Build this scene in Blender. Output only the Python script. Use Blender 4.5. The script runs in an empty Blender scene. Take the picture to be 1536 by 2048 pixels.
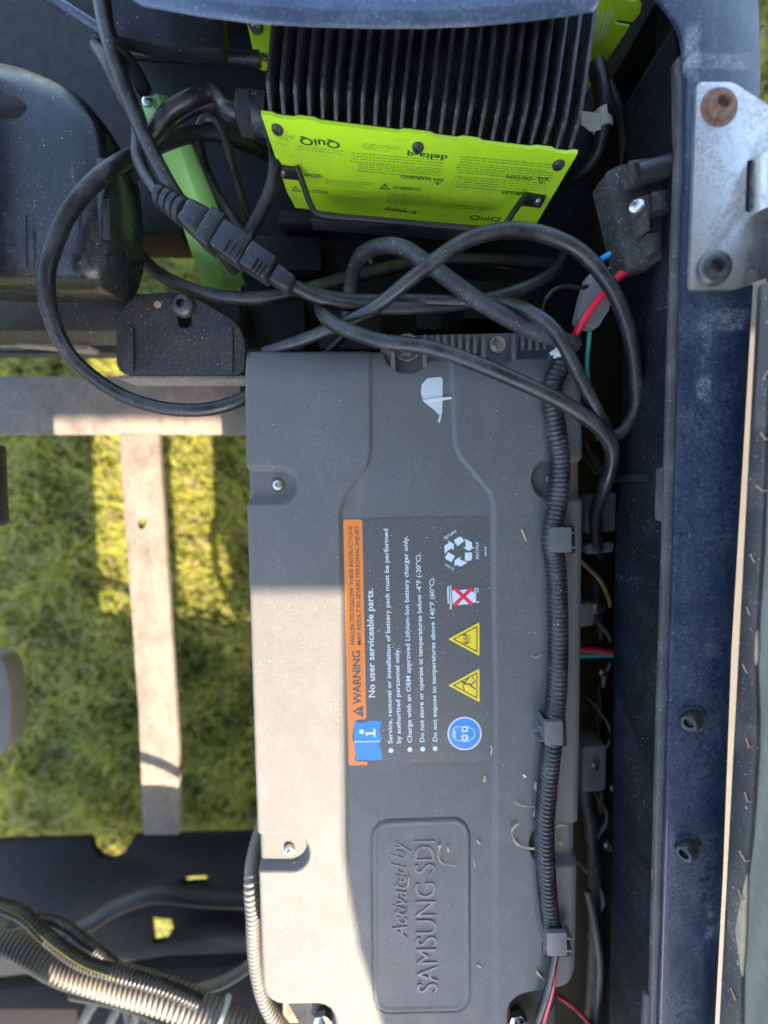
import bpy, bmesh, math, random
import numpy as np
from mathutils import Vector, Matrix
from mathutils.geometry import tessellate_polygon

random.seed(7); RNG = np.random.default_rng(7)
SC = bpy.context.scene; COL = SC.collection
R = math.radians

# ------------------------------------------------------------------ camera, sky, sun, exposure
F = 800.0                                   # focal length in pixels of a 1536 x 2048 frame
TILT = math.atan(56 / F)
CAM = Vector((0, 0, 0.95))
FWD = Vector((0, -math.sin(TILT), -math.cos(TILT))); UP = Vector((0, math.cos(TILT), -math.sin(TILT))); RT = Vector((1, 0, 0))
cd = bpy.data.cameras.new('camera'); cam = bpy.data.objects.new('camera', cd); COL.objects.link(cam)
cam.location = CAM; cam.rotation_euler = (-TILT, 0, 0)
cd.sensor_fit = 'HORIZONTAL'; cd.sensor_width = 36; cd.lens = F / 1536 * 36
cd.clip_start = 0.01; cd.clip_end = 400
cd.dof.use_dof = True; cd.dof.focus_distance = 0.385; cd.dof.aperture_fstop = 2.0
SC.camera = cam

SUN = Vector((-0.50, 0.85, -1.0)).normalized()          # the way the light travels
elev = math.asin(-SUN.z); azim = math.atan2(-SUN.x, -SUN.y)
w = bpy.data.worlds.new('World'); SC.world = w; w.use_nodes = True
nt = w.node_tree; sky = nt.nodes.new('ShaderNodeTexSky'); sky.sky_type = 'NISHITA'; sky.sun_disc = False
sky.sun_elevation = elev; sky.sun_rotation = azim; sky.dust_density = 2.0; sky.ozone_density = 0.6
bg = nt.nodes['Background']; bg.inputs['Strength'].default_value = 0.15
nt.links.new(sky.outputs['Color'], bg.inputs['Color'])
sd = bpy.data.lights.new('sun', 'SUN'); sd.energy = 4.0; sd.angle = R(0.5); sd.color = (1.0, 0.80, 0.60)
sun = bpy.data.objects.new('sun', sd); COL.objects.link(sun); sun.rotation_euler = SUN.to_track_quat('-Z', 'Y').to_euler()
sun.location = (1, -2, 3)
SC.view_settings.view_transform = 'Standard'; SC.view_settings.look = 'None'
SC.view_settings.gamma = 1; SC.view_settings.use_curve_mapping = False
SC.view_settings.exposure = 2.45

# ------------------------------------------------------------------ helpers: where things are
def ray(px, py): return FWD + RT * ((px - 768) / F) + UP * ((1024 - py) / F)
def P(px, py, z):
    d = ray(px, py); return CAM + d * ((CAM.z - z) / -d.z)
def RP(px, py, o, n):                       # where the sight line meets the plane through o with normal n
    d = ray(px, py); return CAM + d * ((o - CAM).dot(n) / d.dot(n))
def Pn(px, py, z):
    dx = (px - 768) / F; k = (1024 - py) / F
    dy = FWD.y + UP.y * k; dz = FWD.z + UP.z * k; t = (CAM.z - z) / -dz
    return np.stack([dx * t, dy * t, np.full_like(dx, 1.0) * z], -1)
def mm(px, z, py=1024):                     # pixels -> metres at that height
    return px * (CAM.z - z) / F

WORLD = {}
def wl(o): return WORLD.get(o.name, Vector((0, 0, 0)))
def tags(o, label=None, cat=None, group=None, kind=None):
    for k, v in (('label', label), ('category', cat), ('group', group), ('kind', kind)):
        if v: o[k] = v
    return o
def attach(o, parent, loc):
    WORLD[o.name] = loc
    if parent: o.parent = parent; o.location = loc - wl(parent)
    else: o.location = loc
def thing(name, loc, label, cat, group=None):
    o = bpy.data.objects.new(name, None); o.empty_display_size = .02; COL.objects.link(o); attach(o, None, Vector(loc))
    return tags(o, label, cat, group)
class MB:
    def __init__(s): s.v = []; s.f = []; s.n = 0
    def add(s, v, f):
        v = [tuple(p) for p in v]; s.v += v; s.f += [tuple(i + s.n for i in q) for q in f]; s.n += len(v); return s
    def build(s, name, mat, parent=None, smooth=40, **kw): return mk(name, s.v, s.f, mat, parent, smooth, **kw)
def mk(name, v, f, mat, parent=None, smooth=40, label=None, cat=None, group=None, kind=None):
    a = np.array([tuple(p) for p in v], dtype=float); c = (a.min(0) + a.max(0)) / 2; a = a - c
    me = bpy.data.meshes.new(name); me.from_pydata(a.tolist(), [], f)
    bm = bmesh.new(); bm.from_mesh(me); bmesh.ops.recalc_face_normals(bm, faces=bm.faces); bm.to_mesh(me); bm.free()
    me.materials.append(mat)
    if smooth: me.shade_smooth(); me.set_sharp_from_angle(angle=R(smooth))
    o = bpy.data.objects.new(name, me); COL.objects.link(o); attach(o, parent, Vector(c))
    return tags(o, label, cat, group, kind)
def bev(v, f, r, seg=2, ang=30):
    bm = bmesh.new(); vs = [bm.verts.new(tuple(p)) for p in v]
    for q in f:
        try: bm.faces.new([vs[i] for i in q])
        except ValueError: pass
    bmesh.ops.recalc_face_normals(bm, faces=bm.faces)
    bmesh.ops.dissolve_limit(bm, angle_limit=R(1), verts=bm.verts, edges=bm.edges) if len(f) < 40 else None
    es = [e for e in bm.edges if len(e.link_faces) == 2 and e.calc_face_angle(0) > R(ang)]
    bmesh.ops.bevel(bm, geom=es, offset=r, segments=seg, affect='EDGES', clamp_overlap=True, profile=.5)
    bm.verts.index_update(); V = [tuple(x.co) for x in bm.verts]; Fc = [tuple(x.index for x in q.verts) for q in bm.faces]
    bm.free(); return V, Fc
def box(c, ax, half, r=0.0, seg=2):         # ax: three unit vectors
    c = Vector(c); v = [c + ax[0] * (sx * half[0]) + ax[1] * (sy * half[1]) + ax[2] * (sz * half[2])
                        for sx in (-1, 1) for sy in (-1, 1) for sz in (-1, 1)]
    f = [(0, 1, 3, 2), (4, 6, 7, 5), (0, 4, 5, 1), (2, 3, 7, 6), (0, 2, 6, 4), (1, 5, 7, 3)]
    return bev(v, f, r, seg) if r else (v, f)
def slab(loops, off):                       # loops: [outer, holes...] of world points, extruded by vector off
    off = Vector(off); loops = [[Vector(p) for p in l] for l in loops]; flat = [p for l in loops for p in l]; n = len(flat)
    tri = tessellate_polygon(loops); v = flat + [p + off for p in flat]
    f = [tuple(t) for t in tri] + [tuple(i + n for i in reversed(t)) for t in tri]; k = 0
    for l in loops:
        m = len(l); f += [(k + i, k + (i + 1) % m, k + (i + 1) % m + n, k + i + n) for i in range(m)]; k += m
    return v, f
def rnd(pts, r, seg=5):                     # round the corners of a 2-D polygon
    out = []; n = len(pts)
    for i in range(n):
        p = Vector(pts[i][:2]); a = Vector(pts[i - 1][:2]) - p; b = Vector(pts[(i + 1) % n][:2]) - p
        q = min(r, a.length * .48, b.length * .48); A = p + a.normalized() * q; B = p + b.normalized() * q
        for k in range(seg + 1):
            t = k / seg; out.append(tuple(A * (1 - t) ** 2 + p * (2 * t * (1 - t)) + B * t ** 2))
    return out
def ell(cx, cy, rx, ry, n=24): return [(cx + rx * math.cos(2 * math.pi * i / n), cy + ry * math.sin(2 * math.pi * i / n)) for i in range(n)]
def pp(poly, z, th, holes=(), r=0.0, seg=2): # pixel polygon standing at height z, th thick downwards
    v, f = slab([[P(x, y, z) for x, y in poly]] + [[P(x, y, z) for x, y in h] for h in holes], (0, 0, -th))
    return bev(v, f, r, seg) if r else (v, f)
def smooth_path(pts, step=.004):
    pts = [Vector(p) for p in pts]; q = [pts[0] * 2 - pts[1]] + pts + [pts[-1] * 2 - pts[-2]]; out = []
    for i in range(1, len(q) - 2):
        a, b, c, d = q[i - 1:i + 3]; n = max(2, int((c - b).length / step * .5))
        for k in range(n):
            t = k / n; out.append(.5 * (2 * b + (c - a) * t + (2 * a - 5 * b + 4 * c - d) * t * t + (3 * b - a - 3 * c + d) * t ** 3))
    out.append(pts[-1])
    L = [0]
    for i in range(1, len(out)): L.append(L[-1] + (out[i] - out[i - 1]).length)
    n = max(3, int(L[-1] / step)); res = []; j = 0
    for k in range(n + 1):
        s = L[-1] * k / n
        while j < len(L) - 2 and L[j + 1] < s: j += 1
        t = (s - L[j]) / max(1e-9, L[j + 1] - L[j]); res.append(out[j].lerp(out[j + 1], min(1, max(0, t))))
    return res
def tube(path, r, seg=12, flat=1.0):
    n = len(path); v = []; f = []; up = Vector((0, 0, 1)); s = 0; N = None
    for i, p in enumerate(path):
        t = (path[min(i + 1, n - 1)] - path[max(i - 1, 0)]).normalized()
        if N is None: N = (up - t * up.dot(t)); N = N.normalized() if N.length > .1 else t.orthogonal().normalized()
        else: N = (N - t * N.dot(t)).normalized()
        B = t.cross(N)
        if i: s += (p - path[i - 1]).length
        rr = r(s) if callable(r) else r
        for k in range(seg):
            a = 2 * math.pi * k / seg; v.append(p + N * (math.cos(a) * rr * flat) + B * (math.sin(a) * rr))
    for i in range(n - 1):
        for k in range(seg):
            k2 = (k + 1) % seg; f.append((i * seg + k, i * seg + k2, (i + 1) * seg + k2, (i + 1) * seg + k))
    f.append(tuple(range(seg))[::-1]); f.append(tuple((n - 1) * seg + k for k in range(seg)))
    return v, f
def pxpath(p): return [P(*q) for q in p]
def frame_of(axis):
    axis = Vector(axis).normalized(); x = axis.orthogonal().normalized(); return x, axis.cross(x), axis
def rings(c, axis, prof, n=24, hexes=()):   # lathe along axis: prof = [(radius, height)], rows listed in hexes are six-sided
    x, y, z = frame_of(axis); c = Vector(c); v = []; f = []
    for i, (r, h) in enumerate(prof):
        for k in range(n):
            a = 2 * math.pi * k / n; rr = r
            if i in hexes:
                b = (a + math.pi / 6) % (math.pi / 3) - math.pi / 6; rr = r * math.cos(math.pi / 6) / math.cos(b)
            v.append(c + x * (rr * math.cos(a)) + y * (rr * math.sin(a)) + z * h)
    for i in range(len(prof) - 1):
        for k in range(n):
            k2 = (k + 1) % n; f.append((i * n + k, i * n + k2, (i + 1) * n + k2, (i + 1) * n + k))
    f.append(tuple((len(prof) - 1) * n + k for k in range(n))); f.append(tuple(range(n))[::-1])
    return v, f
def socket_bolt(c, axis, r, h, rin):
    return rings(c, axis, [(r, -.001), (r, h * .35), (r * .93, h * .72), (r * .75, h * .96), (rin * 1.25, h), (rin, h), (rin * .97, h * .2)], hexes=(5, 6))
def hex_bolt(c, axis, rw, r, h):
    return rings(c, axis, [(rw, 0), (rw, h * .22), (rw * .96, h * .28), (r, h * .28), (r, h * .9), (r * .9, h)], hexes=(3, 4))
def screw_geo(c, axis, r):
    return rings(c, axis, [(r, -.0005), (r, r * .25), (r * .8, r * .6), (r * .42, r * .72), (r * .36, r * .3)], n=16, hexes=(3, 4))

# ------------------------------------------------------------------ helpers: materials
class NT:
    def __init__(s, name):
        s.m = bpy.data.materials.new(name); s.m.use_nodes = True; s.t = s.m.node_tree; s.b = s.t.nodes['Principled BSDF']
    def n(s, typ, **kw):
        o = s.t.nodes.new(typ)
        for k, v in kw.items(): setattr(o, k, v)
        return o
    def link(s, a, b): s.t.links.new(a, b)
    def set(s, sock, v):
        if hasattr(v, 'is_output') or isinstance(v, bpy.types.NodeSocket): s.link(v, sock)
        else: sock.default_value = v
    def math(s, op, a, b=None, c=None, clamp=False):
        o = s.n('ShaderNodeMath', operation=op); o.use_clamp = clamp
        for i, q in enumerate((a, b, c)):
            if q is not None: s.set(o.inputs[i], q)
        return o.outputs[0]
    def step(s, v, a, b):
        o = s.n('ShaderNodeMapRange'); o.interpolation_type = 'SMOOTHSTEP'; s.set(o.inputs[0], v)
        o.inputs[1].default_value = a; o.inputs[2].default_value = b; return o.outputs[0]
    def mix(s, f, a, b):
        o = s.n('ShaderNodeMix', data_type='RGBA'); s.set(o.inputs[0], f)
        for i, q in ((6, a), (7, b)):
            if isinstance(q, tuple): q = (*q[:3], 1)
            s.set(o.inputs[i], q)
        return o.outputs[2]
    def coord(s): return s.n('ShaderNodeTexCoord').outputs['Object']
    def noise(s, vec, scale, detail=3, rough=.55, dist=0):
        o = s.n('ShaderNodeTexNoise'); s.link(vec, o.inputs['Vector'])
        o.inputs['Scale'].default_value = scale; o.inputs['Detail'].default_value = detail
        o.inputs['Roughness'].default_value = rough; o.inputs['Distortion'].default_value = dist; return o.outputs['Fac']
def pm(name, col, rough=.5, metal=0, var=.25, vscale=25, dust=0, dustcol=(.32, .31, .28), dscale=18, speck=0, sscale=450,
       speckcol=(.62, .62, .6), bump=0, bscale=900, spec=.5, scuffs=(), coat=0, rvar=.15, ramp=(.42, .75), top=0, scratch=0, stain=0, staincol=(.2, .2, .19), stretch=(1, .25, 1), sts=26):
    s = NT(name); co = s.coord(); c = s.mix(s.noise(co, vscale, 4), tuple(x * (1 - var) for x in col), tuple(min(1, x * (1 + var)) for x in col))
    rg = s.math('ADD', s.math('MULTIPLY', s.noise(co, vscale * 3, 3), rvar * 2), rough - rvar)
    if dust:
        d = s.math('MULTIPLY', s.step(s.noise(co, dscale, 8, .68), *ramp), dust)
        d = s.math('MULTIPLY', d, s.step(s.noise(co, dscale * 28, 3, .6), .25, .8)); d = s.math('MULTIPLY', d, 1.6, clamp=True)
        c = s.mix(d, c, dustcol); rg = s.math('ADD', rg, s.math('MULTIPLY', d, .5), clamp=True)
    if top:
        nz_ = s.n('ShaderNodeSeparateXYZ'); s.link(s.n('ShaderNodeNewGeometry').outputs['Normal'], nz_.inputs[0])
        d = s.math('MULTIPLY', s.step(nz_.outputs[2], .55, 1.0), s.step(s.noise(co, 45, 6, .7), .38, .68)); d = s.math('MULTIPLY', d, s.step(s.noise(co, 900, 2), .3, .7))
        c = s.mix(s.math('MULTIPLY', d, top), c, dustcol); rg = s.math('ADD', rg, s.math('MULTIPLY', d, .3), clamp=True)
    if stain:
        mp = s.n('ShaderNodeMapping'); s.link(co, mp.inputs['Vector']); mp.inputs['Scale'].default_value = stretch; mp.inputs['Rotation'].default_value = (0, 0, .25)
        d = s.math('MULTIPLY', s.step(s.noise(mp.outputs[0], sts, 7, .62, 1.2), .5, .74), s.step(s.noise(co, sts * 12, 4, .7), .25, .7))
        c = s.mix(s.math('MULTIPLY', d, stain), c, staincol); rg = s.math('ADD', rg, s.math('MULTIPLY', d, .15), clamp=True)
    if scratch:
        for ang, sc_ in ((.5, 60), (2.2, 45), (1.25, 80)):
            mp = s.n('ShaderNodeMapping'); s.link(co, mp.inputs['Vector']); mp.inputs['Rotation'].default_value = (0, 0, ang); mp.inputs['Scale'].default_value = (1, .035, 1)
            l_ = s.math('LESS_THAN', s.math('ABSOLUTE', s.math('SUBTRACT', s.noise(mp.outputs[0], sc_ * 6, 1, .5), .5)), .0022)
            l_ = s.math('MULTIPLY', l_, s.step(s.noise(co, sc_ * .6, 2), .56, .66)); c = s.mix(s.math('MULTIPLY', l_, scratch), c, (.4, .4, .39))
    pos = s.n('ShaderNodeNewGeometry').outputs['Position'] if scuffs else None
    for (ctr, hx, hy, amt, lo) in scuffs:
        sub = s.n('ShaderNodeVectorMath', operation='SUBTRACT'); s.link(pos, sub.inputs[0]); sub.inputs[1].default_value = ctr
        sp = s.n('ShaderNodeSeparateXYZ'); s.link(sub.outputs[0], sp.inputs[0]); nz = s.math('SUBTRACT', s.noise(co, 55, 5), .5)
        fx = s.math('ADD', s.math('ABSOLUTE', s.math('DIVIDE', sp.outputs[0], hx)), nz)
        fy = s.math('ADD', s.math('ABSOLUTE', s.math('DIVIDE', sp.outputs[1], hy)), nz)
        m = s.math('SUBTRACT', 1, s.step(s.math('MAXIMUM', fx, fy), .6, 1.2))
        m = s.math('MULTIPLY', m, s.math('MULTIPLY', s.step(s.noise(co, 900, 4, .75), lo + .05, lo + .3), s.step(s.noise(co, 90, 5, .7), .35, .62)))
        m = s.math('MULTIPLY', m, amt, clamp=True)
        c = s.mix(m, c, (.33, .35, .36)); rg = s.math('ADD', rg, s.math('MULTIPLY', m, .5), clamp=True)
    if speck:
        for sc_, den, r_ in ((sscale, speck, .3), (sscale * 2.3, speck * 1.2, .42)):
            v = s.n('ShaderNodeTexVoronoi'); s.link(co, v.inputs['Vector']); v.inputs['Scale'].default_value = sc_
            sp = s.n('ShaderNodeSeparateColor'); s.link(v.outputs['Color'], sp.inputs[0])
            m = s.math('MULTIPLY', s.math('GREATER_THAN', sp.outputs[0], 1 - den), s.math('LESS_THAN', v.outputs['Distance'], s.math('MULTIPLY', sp.outputs[1], r_)))
            c = s.mix(s.math('MULTIPLY', m, .8), c, speckcol)
    s.set(s.b.inputs['Base Color'], c); s.set(s.b.inputs['Roughness'], rg); s.b.inputs['Metallic'].default_value = metal
    s.b.inputs['Specular IOR Level'].default_value = spec; s.b.inputs['Coat Weight'].default_value = coat; s.b.inputs['Coat Roughness'].default_value = .08
    if bump:
        bn = s.n('ShaderNodeBump'); bn.inputs['Strength'].default_value = bump; bn.inputs['Distance'].default_value = .0006
        s.link(s.noise(co, bscale, 2, .5), bn.inputs['Height']); s.link(bn.outputs[0], s.b.inputs['Normal'])
    return s.m
def flat(name, col, rough=.5, var=.06, speck=.0, **kw): return pm(name, col, rough, var=var, vscale=60, speck=speck, sscale=700, rvar=.05, **kw)

M = {}
M['lid'] = pm('lid_plastic', (.112, .115, .110), .55, var=.08, vscale=14, dust=.18, dscale=9, speck=.012, sscale=800, scratch=.4, stain=.45, staincol=(.20, .198, .19), bump=1.0, bscale=1300, dustcol=(.3, .29, .27))
M['lid_smooth'] = pm('lid_plastic_fine', (.105, .108, .108), .48, var=.08, dust=.12, speck=.02, sscale=700, bump=.2, bscale=1800)
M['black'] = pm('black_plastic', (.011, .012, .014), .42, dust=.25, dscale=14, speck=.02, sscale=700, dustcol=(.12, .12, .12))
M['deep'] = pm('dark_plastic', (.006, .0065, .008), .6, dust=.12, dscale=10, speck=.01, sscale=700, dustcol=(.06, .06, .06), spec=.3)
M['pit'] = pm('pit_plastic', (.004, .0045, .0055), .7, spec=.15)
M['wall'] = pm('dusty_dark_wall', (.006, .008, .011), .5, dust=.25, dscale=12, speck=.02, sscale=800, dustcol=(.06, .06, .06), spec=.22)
M['cable'] = pm('cable_rubber', (.009, .010, .012), .34, var=.3, dust=.35, dscale=30, speck=.015, sscale=800, top=.6, dustcol=(.13, .13, .125), bump=.15, bscale=300)
M['cable_dusty'] = pm('dusty_cable_rubber', (.03, .032, .035), .5, var=.3, dust=.8, dscale=25, speck=.05, dustcol=(.22, .22, .21))
M['cable_tan'] = pm('sun_faded_cable', (.10, .095, .09), .5, dust=.5, dscale=25, dustcol=(.3, .28, .25))
M['conduit'] = pm('conduit_plastic', (.018, .018, .020), .35, dust=.3, dscale=30, dustcol=(.25, .24, .23), speck=.03)
M['conduit_grey'] = pm('dusty_conduit', (.20, .185, .165), .5, dust=.5, dscale=30, dustcol=(.32, .29, .26))
M['navy'] = pm('navy_paint', (.005, .016, .045), .30, var=.3, dust=.5, dscale=11, speck=.05, sscale=1000, scratch=.3, stain=.35, staincol=(.12, .14, .17), stretch=(1, .12, 1), sts=40, coat=.4, dustcol=(.10, .13, .17), ramp=(.3, .8),
               scuffs=[(P(1448, 640, .62), .020, .0085, .9, .35), (P(1413, 690, .62), .004, .036, .9, .4), (P(1408, 780, .62), .006, .012, .9, .35),
                       (P(1462, 770, .62), .005, .01, .6, .45), (P(1440, 1275, .62), .013, .018, .5, .4), (P(1432, 1848, .62), .010, .019, .9, .35),
                       (P(1420, 122, .62), .03, .006, .9, .3), (P(1384, 105, .62), .006, .02, .9, .3)])
M['navy_sky_sheen'] = pm('navy_with_painted_sky_sheen', (.022, .045, .10), .35, var=.3, dust=.8, dscale=14, speck=.08, sscale=800, coat=.8, dustcol=(.14, .19, .26), ramp=(.35, .8))  # navy made paler for the top rim: sky reflection painted into the colour
M['lip'] = pm('dusty_metal_lip', (.05, .052, .055), .5, dust=.7, dscale=20, speck=.06, sscale=800, dustcol=(.16, .155, .15))
M['rust'] = pm('rusty_edge', (.16, .085, .06), .8, var=.5, vscale=120, dust=.5, dscale=60, dustcol=(.35, .3, .26))
M['steel'] = pm('brushed_steel', (.56, .55, .53), .38, metal=1, var=.15, vscale=30, dust=.6, dscale=14, dustcol=(.30, .28, .26), rvar=.15, ramp=(.3, .7))
M['bolt_rust'] = pm('rusty_bolt', (.20, .10, .065), .7, metal=.3, var=.7, vscale=220, dust=.7, dscale=60, dustcol=(.4, .3, .25))
M['bolt_dark'] = pm('dark_bolt', (.10, .10, .105), .42, metal=.8, var=.3, vscale=100, dust=.5, dscale=50)
M['bolt'] = pm('zinc_bolt', (.6, .6, .58), .3, metal=1, dust=.3, dscale=90)
M['green'] = pm('lime_enamel', (.50, .80, .022), .36, var=.05, speck=.02, sscale=900, spec=.5, dust=.45, dscale=22, dustcol=(.28, .38, .08), scratch=.25)
M['green2'] = pm('pale_green_paint', (.26, .58, .16), .45, var=.1, dust=.15, dscale=25)
M['ink'] = flat('dark_green_ink', (.01, .07, .03), .5)
M['heatsink'] = pm('black_anodised', (.036, .037, .039), .3, metal=.3, dust=.9, dscale=24, speck=.08, sscale=700, dustcol=(.22, .205, .195))
M['orange'] = flat('orange_print', (.80, .23, .04), .45)
M['labelgrey'] = pm('grey_sticker', (.092, .094, .092), .5, var=.06, speck=.04, sscale=500)
M['print'] = flat('pale_print', (.62, .70, .74), .5)
M['printdark'] = flat('dark_print', (.10, .085, .07), .5)
M['blue'] = flat('blue_print', (.02, .24, .62), .45)
M['yellow'] = flat('yellow_print', (.85, .65, .02), .45)
M['red'] = flat('red_print', (.75, .03, .07), .45)
M['tape'] = pm('pale_tape', (.55, .60, .60), .6, var=.15, vscale=120, bump=.6, bscale=250)
M['tape_grey'] = pm('grey_tape', (.20, .20, .195), .6, var=.2, vscale=90, bump=.4, bscale=300)
M['white'] = flat('white_nylon', (.7, .72, .70), .4)
M['wire_red'] = flat('red_wire', (.75, .02, .06), .35)
M['wire_blue'] = flat('blue_wire', (.02, .35, .75), .35)
M['wire_teal'] = flat('teal_wire', (.05, .38, .35), .4)
M['wire_yellow'] = flat('yellow_wire', (.22, .20, .05), .5)
M['straw'] = pm('dry_straw', (.46, .37, .22), .8, var=.35, vscale=200)
M['under'] = pm('undercoat', (.016, .016, .017), .8, dust=.4, dscale=10, dustcol=(.035, .032, .028), spec=.2)
M['frame'] = pm('dusty_frame', (.13, .115, .105), .7, var=.3, vscale=30, dust=.8, dscale=14, dustcol=(.30, .265, .23), ramp=(.25, .6), speck=.06, sscale=300, speckcol=(.07, .05, .04), scratch=.3, stain=.8, staincol=(.085, .05, .034), stretch=(1, .6, 1), sts=34)
M['bracket'] = pm('black_painted_steel', (.022, .022, .023), .5, dust=.5, dscale=12, speck=.06, sscale=500, dustcol=(.09, .083, .077), ramp=(.3, .65))
M['tank'] = pm('tank_plastic', (.010, .012, .013), .27, var=.3, dust=.28, dscale=8, speck=.03, sscale=600, dustcol=(.13, .14, .14))
M['copper'] = pm('copper_lug', (.62, .33, .18), .35, metal=.8, var=.2, dust=.2)
M['vinyl'] = pm('seat_vinyl', (.045, .042, .045), .42, dust=.3, dscale=20, speck=.05)
M['fitting'] = pm('grey_fitting', (.16, .17, .18), .5, var=.3, vscale=60, dust=.6, dscale=40)
M['staple'] = pm('staple_wire', (.55, .36, .26), .5, metal=.6)
M['foam'] = pm('torn_foam', (.42, .33, .22), .9, var=.5, vscale=60, bump=1, bscale=120)
M['wear'] = pm('paint_chip', (.42, .26, .18), .8)
M['roof'] = pm('roof_plastic', (.55, .54, .50), .5)
M['panelpale'] = pm('pale_panel', (.22, .20, .16), .6, dust=.4)
def wood():
    s = NT('board_underside'); co = s.coord(); wv = s.n('ShaderNodeTexWave'); s.link(co, wv.inputs['Vector'])
    wv.inputs['Scale'].default_value = 160; wv.inputs['Distortion'].default_value = 3; wv.inputs['Detail'].default_value = 3
    c = s.mix(wv.outputs['Fac'], (.17, .17, .14), (.23, .225, .19)); c = s.mix(s.math('MULTIPLY', s.noise(co, 40, 5), .5), c, (.13, .125, .11))
    s.set(s.b.inputs['Base Color'], c); s.b.inputs['Roughness'].default_value = .8; return s.m
M['board'] = wood()
def grassmat():
    s = NT('grass_blades'); at = s.n('ShaderNodeAttribute', attribute_name='tone'); sp = s.n('ShaderNodeSeparateColor'); s.link(at.outputs['Color'], sp.inputs[0])
    c = s.mix(sp.outputs[0], (.13, .19, .026), (.56, .55, .08)); c = s.mix(s.step(sp.outputs[1], .74, .9), c, (.42, .34, .18))
    s.set(s.b.inputs['Base Color'], c); s.b.inputs['Roughness'].default_value = .6
    tr = s.n('ShaderNodeBsdfTranslucent'); s.link(c, tr.inputs['Color']); mx = s.n('ShaderNodeMixShader'); mx.inputs[0].default_value = .4
    out = s.t.nodes['Material Output']; s.link(s.b.outputs[0], mx.inputs[1]); s.link(tr.outputs[0], mx.inputs[2]); s.link(mx.outputs[0], out.inputs['Surface'])
    return s.m
M['grass'] = grassmat()
M['soil'] = pm('soil', (.09, .085, .035), .9, var=.4, vscale=30, dust=.6, dustcol=(.11, .14, .03), dscale=12)
M['concrete'] = pm('concrete', (.085, .079, .066), .85, var=.12, vscale=20, bump=.5, bscale=200)
EX, EY, EZ = Vector((1, 0, 0)), Vector((0, 1, 0)), Vector((0, 0, 1))

# ------------------------------------------------------------------ text
def text_geo(s, shear=0, bold=0, extrude=0, bevel=0, res=3):
    cu = bpy.data.curves.new('text', 'FONT'); cu.body = s; cu.size = 1; cu.shear = shear; cu.offset = bold; cu.extrude = extrude
    cu.bevel_depth = bevel; cu.bevel_resolution = 1; cu.resolution_u = res
    o = bpy.data.objects.new('text', cu); COL.objects.link(o); bpy.context.view_layer.update()
    me = bpy.data.meshes.new_from_object(o.evaluated_get(bpy.context.evaluated_depsgraph_get()))
    v = np.array([q.co[:] for q in me.vertices]); f = [tuple(p.vertices) for p in me.polygons]
    bpy.data.objects.remove(o); bpy.data.curves.remove(cu); bpy.data.meshes.remove(me)
    v[:, 0] -= v[:, 0].min(); return v, f, v[:, 0].max()
ZB = 0.55                                    # height of the battery lid
REC = -0.0028                                # the central panel lies a little lower
def LP(x, y, h): p = P(x, y, ZB); p.z += h; return p
def lid_text(mb, s, xb, y0, y1, cap, h, slope=.021, **kw):   # reads from low in the frame to high, letters' tops to the left
    v, f, wd = text_geo(s, **kw); sx = (y0 - y1) / wd; sy = cap / .70
    mb.add([LP(xb - slope * q[0] * sx - q[1] * sy, y0 - q[0] * sx + slope * q[1] * sy, h + q[2]) for q in v], f)
def lid_poly(mb, pts, h, holes=()):
    loops = [[LP(x, y, h) for x, y in pts]] + [[LP(x, y, h) for x, y in q] for q in holes]
    mb.add([p for l in loops for p in l], [tuple(t) for t in tessellate_polygon(loops)])

# ------------------------------------------------------------------ the ground
def sheet(x0, y0, x1, y1, z): return [(x0, y0, z), (x1, y0, z), (x1, y1, z), (x0, y1, z)], [(0, 1, 2, 3)]
mk('ground', *sheet(-60, -60, 60, 60, 0), M['soil'], kind='structure', smooth=0)
mk('pavement', *sheet(.62, -6, 9, .78, .012), M['concrete'], kind='structure', smooth=0)
def grass():
    N = 60000
    x = np.concatenate([RNG.uniform(-1.25, -.05, N), RNG.uniform(.55, 1.3, 9000)]); y = np.concatenate([RNG.uniform(-1.15, .75, N), RNG.uniform(.76, 1.4, 9000)]); N = len(x)
    clump = np.sin(x * 23 + 1.3 * np.sin(y * 17)) * np.sin(y * 21 + np.cos(x * 13)) * .5 + .5
    Ln = RNG.uniform(.025, .06, N) * (.55 + .8 * clump); a = RNG.uniform(0, 2 * np.pi, N); lean = RNG.uniform(.2, 1.15, N); wd = RNG.uniform(.0012, .003, N)
    dx, dy = np.cos(a), np.sin(a); sx, sy = -dy * wd, dx * wd
    r0 = np.stack([x, y, np.zeros(N)], -1); m = r0 + np.stack([dx * Ln * .35 * lean, dy * Ln * .35 * lean, Ln * .6], -1)
    t = r0 + np.stack([dx * Ln * lean, dy * Ln * lean, Ln * (1.0 - .35 * lean)], -1); s = np.stack([sx, sy, np.zeros(N)], -1)
    V = np.stack([r0 - s, r0 + s, m - s * .8, m + s * .8, t], 1).reshape(-1, 3); i = np.arange(N)[:, None] * 5
    quads = np.concatenate([i, i + 1, i + 3, i + 2], 1); tris = np.concatenate([i + 2, i + 3, i + 4], 1)
    me = bpy.data.meshes.new('grass'); me.from_pydata(V.tolist(), [], quads.tolist() + tris.tolist())
    at = me.color_attributes.new('tone', 'FLOAT_COLOR', 'POINT'); c = np.repeat(np.stack([np.clip(RNG.normal(.5, .25, N) * .7 + clump * .3, 0, 1), RNG.uniform(0, 1, N), np.zeros(N), np.ones(N)], -1), 5, 0)
    at.data.foreach_set('color', c.ravel().astype(np.float32)); me.materials.append(M['grass'])
    o = bpy.data.objects.new('grass', me); COL.objects.link(o); tags(o, 'short green lawn grass seen below the open cart frame', None, None, 'stuff')
grass()

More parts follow.
